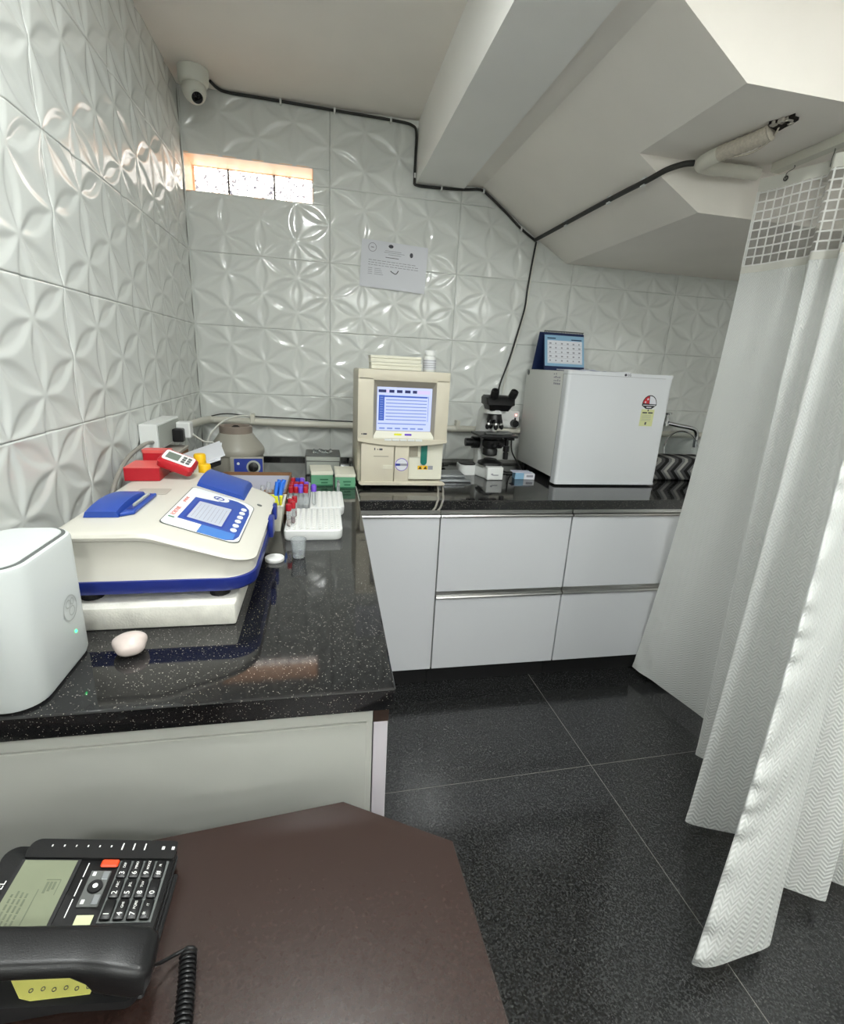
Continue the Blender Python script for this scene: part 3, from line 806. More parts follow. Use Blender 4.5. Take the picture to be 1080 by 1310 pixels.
for a in ((0.016, 0.06, 0.154, 0.159), (W - 0.07, W - 0.014, 0.150, 0.155)):
    bm = B(); box(bm, *a, 0.0017, 0.0021, Mx=CM); obj('month_heading', bm, 'cal_navy', pg)
bm = B()
for k in range(26):
    x = X0 + 0.006 + k * (W - 0.012) / 25
    cyl(bm, (x, -0.109, zc + 0.172), (x + 0.0001, -0.109, zc + 0.186), 0.0018, n=5)
    box(bm, x - 0.0012, x + 0.0012, -0.119, -0.102, zc + 0.183, zc + 0.1865)
obj('spiral', bm, 'black', t)['kind'] = 'stuff'

def sheet_bm(x0, x1, y0, y1, z, amp, seed, th=0.0012, n=14):
    bm = B(); random.seed(seed); ph = random.uniform(0, 6)
    top = [[None] * (n + 1) for _ in range(3)]; bot = [[None] * (n + 1) for _ in range(3)]
    for j in range(3):
        for i in range(n + 1):
            s = i / n
            zz = z + amp * (0.5 + 0.5 * math.sin(s * 7 + ph + j * 0.5))
            x = x0 + (x1 - x0) * s; y = y0 + (y1 - y0) * j / 2
            top[j][i] = bm.verts.new((x, y, zz + th)); bot[j][i] = bm.verts.new((x, y, zz))
    for j in range(2):
        for i in range(n):
            bm.faces.new((top[j][i], top[j][i + 1], top[j + 1][i + 1], top[j + 1][i]))
            bm.faces.new((bot[j][i], bot[j + 1][i], bot[j + 1][i + 1], bot[j][i + 1]))
    for i in range(n):
        bm.faces.new((top[0][i], bot[0][i], bot[0][i + 1], top[0][i + 1])); bm.faces.new((top[2][i], top[2][i + 1], bot[2][i + 1], bot[2][i]))
    for j in range(2):
        bm.faces.new((top[j][0], top[j + 1][0], bot[j + 1][0], bot[j][0])); bm.faces.new((top[j][n], bot[j][n], bot[j + 1][n], top[j + 1][n]))
    return bm
tag(obj('paper_stack', sheet_bm(1.68, 1.93, -0.43, -0.20, FZ1 - 0.0035, 0.004, 1, 0.004), 'paper', smooth=40), 'loose white papers lying on the fridge in front of the calendar', 'papers')
tag(obj('leaflet', sheet_bm(1.66, 1.80, -0.46, -0.435, FZ1 - 0.0035, 0.009, 6, 0.002), 'card_in', smooth=40), 'curled lilac leaflet at the front edge of the fridge top', 'leaflet')

# ================================================================== HAEMATOLOGY ANALYSER
AX0, AX1, AY, AB, AZ0, AZ1 = 0.700, 1.052, -0.580, -0.21, 0.884, 1.333
t = thing('blood_analyser', 'beige blood analyser with a lit blue screen on the corner of the worktop', 'analyser', (0.876, -0.4, H))
bm = B(); box(bm, AX0, AX1, AY + 0.045, AB, AZ0, AZ1, 0.010, 3); obj('housing', bm, 'cream', t, 40)
# upper fascia with sunken screen (frame of four sides)
sx0, sx1, sz0, sz1 = 0.757, 1.003, 1.090, 1.296
bm = B()
yF, yB = AY - 0.006, AY + 0.046
def bow(x): return 1.062 - 0.016 * (1 - ((x - 0.876) / 0.176) ** 2)
top_poly = [(AX0 - 0.004, AZ1 + 0.003), (AX1 + 0.004, AZ1 + 0.003), (AX1 + 0.003, 1.075)]
prism(bm, [(AX0 - 0.004, sz1), (AX1 + 0.004, sz1), (AX1 + 0.004, AZ1 + 0.003), (AX0 - 0.004, AZ1 + 0.003)], 'y', yF, yB, 0.004, 2)
prism(bm, [(AX0 - 0.004, 1.064), (sx0, 1.064), (sx0, sz1 + 0.01), (AX0 - 0.004, sz1 + 0.01)], 'y', yF, yB, 0.003, 2)
prism(bm, [(sx1, 1.064), (AX1 + 0.004, 1.064), (AX1 + 0.004, sz1 + 0.01), (sx1, sz1 + 0.01)], 'y', yF, yB, 0.003, 2)
fas = [(AX0 - 0.004, 1.068)] + [(AX0 - 0.004 + (AX1 - AX0 + 0.008) * k / 12, bow(AX0 + (AX1 - AX0) * k / 12)) for k in range(13)] + [(AX1 + 0.004, 1.068), (sx1 + 0.02, 1.072), (sx0 - 0.02, 1.072)]
prism(bm, [(AX0 - 0.004, 1.074)] + fas[1:14] + [(AX1 + 0.004, 1.074)], 'y', yF - 0.004, yB, 0.0015, 1)
fascia = obj('fascia', bm, 'cream', t, 40)
bm = B()
# sloped bezel round the screen
o = [(sx0, sz0 - 0.018), (sx1, sz0 - 0.018), (sx1, sz1), (sx0, sz1)]; i_ = [(0.772, 1.104), (0.990, 1.104), (0.990, 1.272), (0.772, 1.272)]
vo = [bm.verts.new((x, yF + 0.003, z)) for x, z in o]; vi = [bm.verts.new((x, yF + 0.022, z)) for x, z in i_]
for k in range(4): bm.faces.new((vo[k], vo[(k + 1) % 4], vi[(k + 1) % 4], vi[k]))
vb = [bm.verts.new((x, yB, z)) for x, z in o]
for k in range(4): bm.faces.new((vo[k], vb[k], vb[(k + 1) % 4], vo[(k + 1) % 4]))
obj('bezel', bm, 'cream_dark', fascia)
YS = yF + 0.0225
bm = B(); box(bm, 0.771, 0.991, YS, YS + 0.008, 1.103, 1.273); scr = obj('screen', bm, 'screen_white', t)
def sb(name, m, x0, x1, z0, z1, d=0.0004):
    bm = B(); box(bm, 0.771 + x0, 0.771 + x1, YS - d, YS + 0.0002, 1.103 + z0, 1.103 + z1); return obj(name, bm, m, scr)
for k, (a, b) in enumerate(((0.006, 0.036), (0.048, 0.068), (0.078, 0.100), (0.110, 0.132), (0.141, 0.158))): sb('menu_block', 'screen_dark', a, b, 0.148, 0.159)
sb('menu_highlight', 'screen_pink', 0.036, 0.046, 0.148, 0.160)
sb('menu_bar', 'screen_pink', 0.160, 0.212, 0.146, 0.160)
sb('side_column', 'screen_blue', 0.008, 0.030, 0.040, 0.138)
sb('table_header', 'screen_blue', 0.030, 0.202, 0.131, 0.137)
for k in range(7): sb('table_row', 'screen_row', 0.036, 0.200, 0.119 - k * 0.0128, 0.1225 - k * 0.0128)
sb('table_edge', 'screen_blue', 0.205, 0.2065, 0.038, 0.138)
sb('status_bar', 'screen_row', 0.006, 0.200, 0.026, 0.030)
for k in range(6): sb('softkey', 'screen_row', 0.012 + 0.031 * k, 0.034 + 0.031 * k, 0.007, 0.0125)
bm = B()
for k in range(10): box(bm, 0.771 + 0.013, 0.771 + 0.025, YS - 0.0007, YS, 1.103 + 0.046 + k * 0.009, 1.103 + 0.050 + k * 0.009)
obj('side_text', bm, 'screen_row', scr)['kind'] = 'stuff'
# ledge below the screen
bm = B(); prism(bm, [(yF + 0.001, 1.078), (yF + 0.001, 1.072), (yB, 1.072), (yB, 1.102), (yF + 0.020, 1.102)], 'x', sx0 + 0.002, sx1 - 0.002); obj('ledge', bm, 'lid_cream', fascia)
for a, b, m in ((0.842, 0.872, 'led_green'), (0.884, 0.912, 'cap_purple')):
    bm = B(); box(bm, a, b, yF + 0.008, yF + 0.014, 1.084, 1.094, 0.001, 1); obj('indicator', bm, M['tip_yellow'] if m == 'led_green' else m, fascia)
for k in range(5):
    a = 0.802 + k * 0.031
    bm = B(); box(bm, a, a + 0.028, yF - 0.006, yF + 0.004, 1.0665, 1.074, 0.001, 1); obj('key', bm, 'white_pl', fascia)
# lower front
bm = B(); box(bm, AX0 + 0.012, 0.8445, AY, AY + 0.046, AZ0 + 0.006, 1.056, 0.003, 2); dr = obj('printer_door', bm, 'cream', t, 40)
bm = B(); box(bm, 0.762, 0.822, AY - 0.0008, AY + 0.001, 1.001, 1.004); obj('slot', bm, 'cream_dark', dr)
for z in (0.952, 0.958, 0.964): 
    bm = B(); box(bm, 0.800, 0.838, AY - 0.002, AY + 0.001, z, z + 0.003); obj('grip_rib', bm, 'lid_cream', dr)
bm = B(); box(bm, 0.764, 0.768, AY - 0.0008, AY, 1.027, 1.036); box(bm, 0.776, 0.780, AY - 0.0008, AY, 1.028, 1.032); box(bm, 0.784, 0.797, AY - 0.0008, AY, 1.027, 1.034); obj('model_print', bm, 'ink_dark', dr)
bm = B(); box(bm, 0.8470, 0.9055, AY, AY + 0.046, AZ0 + 0.006, 1.056, 0.003, 2); obj('centre_panel', bm, 'cream', t, 40)
bm = B(); box(bm, 0.9060, AX1 - 0.002, AY + 0.026, AY + 0.046, AZ0 + 0.02, 1.056); bay = obj('sample_bay', bm, 'lid_cream', t)
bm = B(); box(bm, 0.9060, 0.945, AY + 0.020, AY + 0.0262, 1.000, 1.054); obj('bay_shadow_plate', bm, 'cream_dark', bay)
bm = B(); prism(bm, rrect(0.958, 0.984, 0.965, 1.090, 0.0128), 'y', AY + 0.019, AY + 0.0262); obj('teal_window', bm, 'teal', bay)
for x in (0.948, 0.970):
    bm = B(); box(bm, x, x + 0.020, AY + 0.0252, AY + 0.0262, 0.945, 0.961); s = obj('warning_sticker', bm, 'yellow', bay)
    bm = B(); prism(bm, [(x + 0.003, 0.9475), (x + 0.017, 0.9475), (x + 0.010, 0.9590)], 'y', AY + 0.0247, AY + 0.0253); obj('warning_triangle', bm, 'black', bay)
bm = B(); box(bm, 0.992, 1.012, AY + 0.0252, AY + 0.0262, 0.945, 0.961); obj('grey_sticker', bm, 'ink', bay)
bm = B(); prism(bm, [(AX0 + 0.012, 0.884), (AX1 + 0.008, 0.884), (AX1 + 0.008, 0.893), (AX1 - 0.004, 0.899), (AX0 + 0.006, 0.899), (AX0 + 0.002, 0.893)], 'y', AY - 0.008, AY + 0.02, 0.002, 1); obj('drip_tray', bm, 'cream', t, 40)
bm = B(); cyl(bm, (0.876, AY - 0.0006, 0.970), (0.876, AY + 0.001, 0.970), 0.0265, n=32); sl = obj('round_sticker', bm, 'paper', t)
bm = B(); lathe(bm, [(0.0262, 0), (0.0262, 0.001), (0.0238, 0.001), (0.0238, 0)], (0, 0, 0), 32, frame((0.876, AY - 0.0004, 0.970), (1, 0, 0), (0, 0, 1)), False, False); obj('sticker_ring', bm, 'cap_purple', sl)
bm = B(); box(bm, 0.852, 0.900, AY - 0.001, AY - 0.0004, 0.965, 0.974); obj('sticker_band', bm, 'ink', sl)
bm = B(); box(bm, 0.852, 0.870, AY - 0.0014, AY - 0.0008, 0.965, 0.974); obj('sticker_print', bm, 'cap_blue', sl)
bm = B(); box(bm, 0.711, 0.716, yF - 0.0008, yF, 1.089, 1.093); box(bm, 0.718, 0.733, yF - 0.0008, yF, 1.088, 1.094); obj('maker_print', bm, 'ink_dark', fascia)
for x in (AX0 + 0.04, AX1 - 0.04):
    for y in (AY + 0.04, AB - 0.04):
        bm = B(); cyl(bm, (x, y, H), (x, y, AZ0 + 0.004), 0.016, n=14); obj('foot', bm, 'rubber', t)
# on top of it
for k, (x0, z0, lab) in enumerate(((0.755, AZ1 + 0.0035, 'white flat slide box on top of the beige analyser, lower of two'), (0.752, AZ1 + 0.0305, 'white flat slide box on top of the beige analyser, upper of two'))):
    t = thing('slide_box', lab, 'box', (0.85, -0.42, z0), group='slide boxes on the analyser')
    bm = B(); box(bm, x0, x0 + 0.205, -0.47, -0.37, z0, z0 + 0.0145, 0.002, 1); obj('tray', bm, 'lid_cream', t)
    bm = B(); box(bm, x0 - 0.001, x0 + 0.206, -0.471, -0.369, z0 + 0.0150, z0 + 0.026, 0.002, 1); obj('lid', bm, 'lid_cream', t)
t = thing('pill_bottle', 'small white bottle with a printed label on top of the beige analyser', 'bottle', (1.003, -0.42, AZ1 + 0.0005))
c = (1.003, -0.42, AZ1)
bm = B(); lathe(bm, [(0.024, 0.0005), (0.026, 0.004), (0.026, 0.058), (0.022, 0.064), (0.020, 0.066)], c, 28); obj('body', bm, 'white_pl', t, 40)
bm = B(); lathe(bm, [(0.0265, 0.010), (0.0265, 0.050)], c, 28, None, False, False); lb = obj('label', bm, 'paper', t, 60)
bm = B()
for z in (0.018, 0.026, 0.034, 0.045): lathe(bm, [(0.0268, z), (0.0268, z + 0.002)], c, 28, None, False, False)
obj('label_print', bm, 'ink', lb, 60)
bm = B(); lathe(bm, [(0.0225, 0.066), (0.0230, 0.070), (0.0230, 0.083), (0.021, 0.086)], c, 28); obj('cap', bm, 'white_pl', t, 40)
# tubes hanging from under it over the worktop edge
for k, dx in enumerate((0.0, 0.020)):
    pts = [(1.045 + dx, -0.50, 0.8745), (1.03 + dx, -0.60, 0.8745), (1.008 + dx, -0.70, 0.8745), (0.995 + dx, -0.758, 0.8750), (0.988 + dx, -0.772, 0.866), (0.982 + dx, -0.7725, 0.845), (0.972 + dx, -0.7725, 0.832)]
    bm = B(); tube(bm, pts, 0.0042, 8, 5)
    tag(obj('drain_tube', bm, 'cable_grey', smooth=60), ('left' if k == 0 else 'right') + ' grey tube hanging from under the beige analyser over the worktop edge', 'tube', 'drain tubes')
# ================================================================== MICROSCOPE
MX, MY = 1.335, -0.335
t = thing('microscope', 'black and white binocular microscope on the back worktop beside the fridge', 'microscope', (MX, MY, H))
def mp(x, y, z): return (MX + x, MY + y, H + z)
def mbox(bm, x0, x1, y0, y1, z0, z1, bev=0.002, seg=2): box(bm, MX + x0, MX + x1, MY + y0, MY + y1, H + z0, H + z1, bev, seg)
bm = B()
prism(bm, [(MX - 0.036, MY - 0.085), (MX + 0.042, MY - 0.085), (MX + 0.044, MY + 0.13), (MX - 0.036, MY + 0.13)], 'z', H, H + 0.060, 0.006, 3)
bm2 = [(-0.036, -0.045), (0.042, -0.045), (0.058, 0.03), (0.055, 0.10), (-0.055, 0.10), (-0.062, 0.03)]
prism(bm, [(MX + a, MY + b) for a, b in bm2], 'z', H, H + 0.045, 0.005, 2)
base = obj('base', bm, 'white_pl', t, 40)
bm = B(); loft(bm, [[(MX + a, MY + b, H + z) for a, b in rrect(-0.135, -0.045, 0.02, 0.12, 0.035)] for z in (0.0, 0.046)]); obj('side_foot', bm, 'white_pl', t, 40)
bm = B(); loft(bm, [[(MX + a, MY + b, H + z) for a, b in rrect(0.040, 0.062, -0.01, 0.10, 0.01)] for z in (0.0, 0.05)]); obj('side_foot', bm, 'white_pl', t, 40)
bm = B(); loft(bm, [[(MX + a, MY + b, H + z) for a, b in rrect(-0.128, -0.052, 0.027, 0.113, 0.03)] for z in (0.0465, 0.052)]); obj('foot_inlay', bm, 'black', t, 40)
bm = B(); prism(bm, [(MX - 0.012 + 0.006 * math.cos(a), H + 0.028 + 0.004 * math.sin(a)) for a in [k * PI / 4 for k in range(8)]] , 'y', MY - 0.0862, MY - 0.0848); box(bm, MX - 0.010, MX + 0.018, MY - 0.0862, MY - 0.0848, H + 0.022, H + 0.026); obj('maker_print', bm, 'ink', base)
bm = B(); loft(bm, [[mp(a, b, z) for a, b in rrect(-0.055 * s, 0.055 * s, -0.055 * s, 0.045 * s, 0.03)] for z, s in ((0.0605, 1.0), (0.072, 0.95), (0.082, 0.6), (0.086, 0.55))]); obj('illuminator', bm, 'black', t, 40)
# arm: a curved white column behind the stage
prof = [(0.13, 0.04), (0.045, 0.04), (0.060, 0.10), (0.065, 0.18), (0.055, 0.245), (0.030, 0.288), (-0.030, 0.300), (-0.060, 0.302), (-0.060, 0.330), (0.06, 0.330), (0.11, 0.30), (0.135, 0.20), (0.14, 0.10)]
bm = B(); prism(bm, [(MY + a, H + b) for a, b in prof], 'x', MX - 0.042, MX + 0.036, 0.006, 3); obj('arm', bm, 'white_pl', t, 40)
bm = B(); cyl(bm, mp(0.03, 0.06, 0.242), mp(0.090, 0.06, 0.242), 0.019, n=20); obj('lamp_housing', bm, 'white_pl', t, 40)
bm = B(); cyl(bm, mp(-0.012, -0.03, 0.298), mp(-0.012, -0.03, 0.315), 0.042, 0.048, 24); obj('turret_ring', bm, 'white_pl', t, 40)
# head
HM = frame(mp(-0.0, -0.03, 0.312), (1, 0, 0), (0, 1, 0))
rings = []
for z, hx, y0, y1 in ((0.0, 0.044, -0.045, 0.045), (0.022, 0.054, -0.058, 0.045), (0.028, 0.064, -0.064, 0.045), (0.056, 0.067, -0.050, 0.040), (0.066, 0.060, -0.030, 0.034)):
    rings.append([HM @ Vector((x, y, z)) for x, y in rrect(-hx, hx, y0, y1, 0.012)])
bm = B(); loft(bm, rings); head = obj('head', bm, 'black', t, 40)
for x, tl in ((-0.030, -0.004), (0.046, 0.008)):
    bm = B(); a = Vector(mp(x, -0.055, 0.350)); d = Vector((tl / 0.06, -0.55, 0.75)).normalized()
    q = d.to_track_quat('Z', 'Y').to_matrix().to_4x4()
    lathe(bm, [(0.0155, 0), (0.0155, 0.030), (0.0185, 0.033), (0.0185, 0.055), (0.0165, 0.064), (0.011, 0.064), (0.010, 0.060)], (0, 0, 0), 24, Matrix.Translation(a) @ q)
    ey_ = obj('eyepiece', bm, 'black', t, 40)
    bm = B(); lathe(bm, [(0.0105, 0.0605), (0.0105, 0.0615)], (0, 0, 0), 20, Matrix.Translation(a) @ q); obj('eye_lens', bm, 'lens', ey_)
# nosepiece and objectives
bm = B(); cyl(bm, mp(-0.008, -0.035, 0.268), mp(-0.008, -0.03, 0.300), 0.036, 0.030, 24); obj('nosepiece', bm, 'black', t, 40)
for k, (dx, dy) in enumerate(((-0.030, -0.01), (0.030, -0.008), (0.0, -0.026), (-0.006, 0.02))):
    p0 = Vector(mp(-0.008 + dx * 0.75, -0.035 + dy * 0.75, 0.272)); d = Vector((dx * 0.55, dy * 0.5, -0.05)).normalized()
    bm = B(); q = d.to_track_quat('Z', 'Y').to_matrix().to_4x4()
    lathe(bm, [(0.0115, 0), (0.0115, 0.012), (0.0105, 0.013), (0.0105, 0.036), (0.005, 0.046)], (0, 0, 0), 18, Matrix.Translation(p0) @ q); ob = obj('objective', bm, 'black', t, 40)
    bm = B(); lathe(bm, [(0.0112, 0.018), (0.0112, 0.026)], (0, 0, 0), 18, Matrix.Translation(p0) @ q, False, False); obj('objective_ring', bm, 'alu', ob, 60)
# stage
bm = B(); mbox(bm, -0.088, 0.092, -0.095, 0.05, 0.196, 0.206, 0.002); obj('stage', bm, 'black', t)
bm = B(); mbox(bm, -0.05, 0.075, -0.06, -0.03, 0.2065, 0.213, 0.001, 1); mbox(bm, 0.03, 0.09, -0.03, 0.03, 0.2065, 0.212, 0.001, 1); obj('slide_holder', bm, 'grey_box', t)
bm = B(); mbox(bm, -0.05, 0.03, -0.05, 0.046, 0.182, 0.1955, 0.002); mbox(bm, 0.052, 0.092, -0.055, -0.01, 0.180, 0.1955, 0.002); obj('stage_bracket', bm, 'black', t)
bm = B(); cyl(bm, mp(0.062, -0.035, 0.095), mp(0.062, -0.035, 0.182), 0.008, n=14)
for a, b, r in ((0.090, 0.122, 0.0125), (0.126, 0.152, 0.0145)): cyl(bm, mp(0.062, -0.035, a), mp(0.062, -0.035, b), r, n=18)
obj('stage_drive_knob', bm, 'black', t, 40)
# condenser
bm = B(); lathe(bm, [(0.026, 0.105), (0.034, 0.110), (0.034, 0.135), (0.030, 0.140), (0.038, 0.150), (0.038, 0.176), (0.024, 0.1815)], mp(-0.012, -0.025, 0), 26); cyl(bm, mp(-0.012, -0.06, 0.160), mp(-0.012, -0.085, 0.160), 0.007, n=12); obj('condenser', bm, 'black', t, 40)
bm = B(); cyl(bm, mp(0.018, -0.045, 0.160), mp(0.030, -0.068, 0.160), 0.009, n=14); obj('condenser_screw', bm, 'black_soft', t, 40)
# focus knobs on both sides
for s in (-1, 1):
    bm = B(); x0 = -0.0425 if s < 0 else 0.0365
    cyl(bm, mp(x0, 0.06, 0.152), mp(x0 + s * 0.034, 0.06, 0.152), 0.028, n=26); k1 = obj('coarse_focus_knob', bm, 'black', t, 40)
    bm = B(); cyl(bm, mp(x0 + s * 0.0342, 0.06, 0.152), mp(x0 + s * 0.066, 0.06, 0.152), 0.0195, n=22); obj('fine_focus_knob', bm, 'black', t, 40)
bm = B(); tube(bm, [mp(0.068, 0.10, 0.03), mp(0.085, 0.09, 0.010), mp(0.14, 0.06, 0.0062), mp(0.20, 0.10, 0.0062), mp(0.232, 0.18, 0.009), mp(0.226, 0.30, 0.07), mp(0.222, 0.315, 0.16)], 0.0042, 8, 8)
tag(obj('mains_cable', bm, 'cable_black', smooth=60), 'black cable looping from the microscope to the wall socket by the fridge', 'cable')

# wall socket with black plug and red light
t = thing('wall_socket', 'white wall socket box with black round plug and red light, beside the fridge', 'socket', (1.52, -0.02, 1.04))
bm = B(); box(bm, 1.455, 1.575, -0.052, -0.0015, 1.068, 1.155, 0.003, 2); obj('box', bm, 'white_pl', t)
bm = B(); cyl(bm, (1.548, -0.0525, 1.092), (1.548, -0.078, 1.092), 0.021, 0.018, 20); box(bm, 1.5455, 1.5505, -0.070, -0.060, 1.105, 1.122); obj('plug', bm, 'black', t, 40)
bm = B(); cyl(bm, (1.556, -0.0525, 1.135), (1.556, -0.0545, 1.135), 0.0028, n=10); obj('indicator_light', bm, 'led_red', t)

# slide trays between analyser and microscope
for k, (z, x1, y) in enumerate(((H + 0.0005, 1.210, -0.42), (H + 0.017, 1.188, -0.40))):
    bm = B(); box(bm, 1.060, x1, y - 0.05, y + 0.06, z, z + 0.011, 0.003, 2)
    bm2_ = box(bm, 1.066, x1 - 0.006, y - 0.044, y + 0.054, z + 0.011, z + 0.0145, 0.0015, 1)
    tag(obj('slide_tray', bm, 'grey_metal', smooth=40), ('lower' if k == 0 else 'upper') + ' grey metal slide tray between analyser and microscope', 'tray', 'grey slide trays')
bm = B(); tube(bm, [(1.07, -0.14, 0.8745), (1.12, -0.17, 0.8745), (1.17, -0.13, 0.88), (1.14, -0.10, 0.885), (1.09, -0.13, 0.883), (1.12, -0.18, 0.888), (1.18, -0.16, 0.884)], 0.0045, 7, 8)
tag(obj('coiled_cable', bm, 'cable_black', smooth=60), 'coil of black cable on the worktop behind the slide trays', 'cable')
# blue and white carton
t = thing('reagent_carton', 'small blue and white carton on the black worktop left of the fridge', 'box', (1.49, -0.38, H))
Mr = Matrix.Translation((1.492, -0.375, H)) @ Matrix.Rotation(-0.10, 4, 'Z')
bm = B(); box(bm, -0.044, -0.002, -0.025, 0.025, 0.0003, 0.030, 0.001, 1, Mr); obj('carton_end', bm, 'cal_blue', t)
bm = B(); box(bm, -0.0018, 0.050, -0.025, 0.025, 0.0003, 0.028, 0.001, 1, Mr); cb = obj('carton_body', bm, 'paper', t)
bm = B(); box(bm, 0.010, 0.042, -0.0257, -0.0248, 0.012, 0.022, 0, 1, Mr); obj('print', bm, 'ink', cb)
bm = B(); box(bm, -0.056, 0.034, -0.024, 0.030, 0.0302, 0.0335, 0.001, 1, Mr); obj('flap', bm, 'card_in', t)

# ================================================================== TAP, BASIN RIM, MAT
t = thing('wall_tap', 'chrome swan-neck wall tap right of the fridge', 'tap', (2.45, -0.05, 1.1))
bm = B(); cyl(bm, (2.440, -0.002, 1.125), (2.440, -0.012, 1.125), 0.026, n=24); cyl(bm, (2.440, -0.012, 1.125), (2.440, -0.075, 1.125), 0.014, n=18); obj('inlet', bm, 'chrome', t, 40)
bm = B(); cyl(bm, (2.440, -0.060, 1.105), (2.440, -0.060, 1.150), 0.017, n=18); obj('valve', bm, 'chrome', t, 40)
bm = B(); cyl(bm, (2.440, -0.060, 1.1505), (2.440, -0.060, 1.168), 0.009, n=12); tube(bm, [(2.415, -0.060, 1.174), (2.465, -0.060, 1.174)], 0.006, 10, 1); tube(bm, [(2.440, -0.085, 1.174), (2.440, -0.035, 1.174)], 0.006, 10, 1); obj('cross_handle', bm, 'chrome', t, 40)
bm = B(); tube(bm, [(2.445, -0.075, 1.122), (2.50, -0.085, 1.112), (2.56, -0.095, 1.104), (2.60, -0.10, 1.092), (2.618, -0.10, 1.065), (2.620, -0.10, 1.03), (2.620, -0.10, 0.995)], 0.0115, 14, 6); obj('spout', bm, 'chrome', t, 60)
t = thing('round_lid', 'round clear lid with a chrome rim propped behind the chevron cloth', 'lid', (2.50, -0.16, H))
Mb = Matrix.Translation((2.500, -0.150, H + 0.112)) @ Vector((0.0, -1, 0.28)).normalized().to_track_quat('Z', 'Y').to_matrix().to_4x4()
bm = B(); lathe(bm, [(0.070, -0.030), (0.100, -0.018), (0.108, 0.0), (0.103, 0.002), (0.097, -0.014), (0.068, -0.025), (0.002, -0.026)], (0, 0, 0), 44, Mb, True, False); obj('dome', bm, 'clear', t, 50)
bm = B(); lathe(bm, [(0.1075, 0.0005), (0.112, 0.003), (0.1075, 0.0055), (0.104, 0.003), (0.1075, 0.0005)], (0, 0, 0), 44, Mb, False, False); obj('rim', bm, 'chrome', t, 50)
# chevron cloth: a soft folded bundle
rings = []
for z, ex_, ey2 in ((0.0005, -0.035, -0.02), (0.010, -0.010, -0.004), (0.055, 0.0, 0.0), (0.095, -0.006, -0.010), (0.108, -0.022, -0.03), (0.112, -0.05, -0.06)):
    rings.append([(x, y, H + z) for x, y in rrect(2.155 - ex_ * 0.6, 2.62 + ex_ * 0.6, -0.40 - ey2, -0.23 + ey2 * 0.5, 0.05)])
bm = B(); loft(bm, rings)
tag(obj('chevron_cloth', bm, 'chevron', smooth=60), 'folded black and grey chevron cloth on the worktop right of the fridge', 'cloth')

# ================================================================== CENTRIFUGE
t = thing('centrifuge', 'grey-green round bench centrifuge in the corner with a blue dial panel', 'centrifuge', (0.205, -0.33, H))
c = (0.205, -0.33, H)
bm = B(); lathe(bm, [(0.098, 0.004), (0.104, 0.010), (0.107, 0.085), (0.107, 0.089)], c, 48); obj('base', bm, 'cent', t, 40)
bm = B(); lathe(bm, [(0.110, 0.0893), (0.112, 0.094), (0.112, 0.110), (0.109, 0.118), (0.078, 0.160), (0.069, 0.174), (0.066, 0.178)], c, 48); obj('lid', bm, 'cent', t, 40)
bm = B(); lathe(bm, [(0.066, 0.172), (0.066, 0.206), (0.062, 0.208), (0.056, 0.206), (0.056, 0.180)], c, 40, None, False, False); lathe(bm, [(0.055, 0.185), (0.055, 0.187)], c, 40); obj('neck', bm, 'cent_top', t, 40)
bm = B(); lathe(bm, [(0.018, 0.188), (0.018, 0.200), (0.008, 0.208)], c, 20); obj('viewing_knob', bm, 'hole', t, 40)
CPM = frame((0.262, -0.4445, H + 0.050), (1, 0.10, 0), (0, 0.12, 1))
bm = B(); box(bm, -0.068, 0.062, -0.040, 0.044, -0.030, 0.004, 0.004, 2, CPM); obj('control_box', bm, 'cent', t, 40)
bm = B(); box(bm, -0.052, 0.058, -0.038, 0.038, 0.0042, 0.0062, 0.002, 1, CPM); cp = obj('control_panel', bm, 'cap_blue', t)
bm = B(); lathe(bm, [(0.027, 0.0063), (0.027, 0.0072)], (0.022, 0.004, 0), 28, CPM); obj('dial_scale', bm, 'grey_pale', cp)
bm = B(); lathe(bm, [(0.020, 0.0073), (0.019, 0.018), (0.013, 0.021)], (0.022, 0.004, 0), 26, CPM); box(bm, 0.0205, 0.0235, -0.012, 0.020, 0.021, 0.024, 0, 1, CPM); obj('dial', bm, 'black', cp, 40)
bm = B(); lathe(bm, [(0.0055, 0.0063), (0.005, 0.009)], (-0.036, 0.018, 0), 14, CPM); obj('indicator_light', bm, 'white_pl', cp)
for x, y in ((0.13, -0.27), (0.28, -0.27), (0.205, -0.42)):
    bm = B(); cyl(bm, (x, y, H + 0.0003), (x, y, H + 0.006), 0.012, n=12); obj('foot', bm, 'rubber', t)
cable('power_cable', 'white cable arching over the wall conduit down to the left of the centrifuge',
      [(0.225, -0.05, 1.085), (0.18, -0.10, 1.09), (0.125, -0.18, 1.072), (0.085, -0.26, 1.02), (0.072, -0.30, 0.95), (0.07, -0.32, 0.878)], 0.0042, 'cable_white', 6)

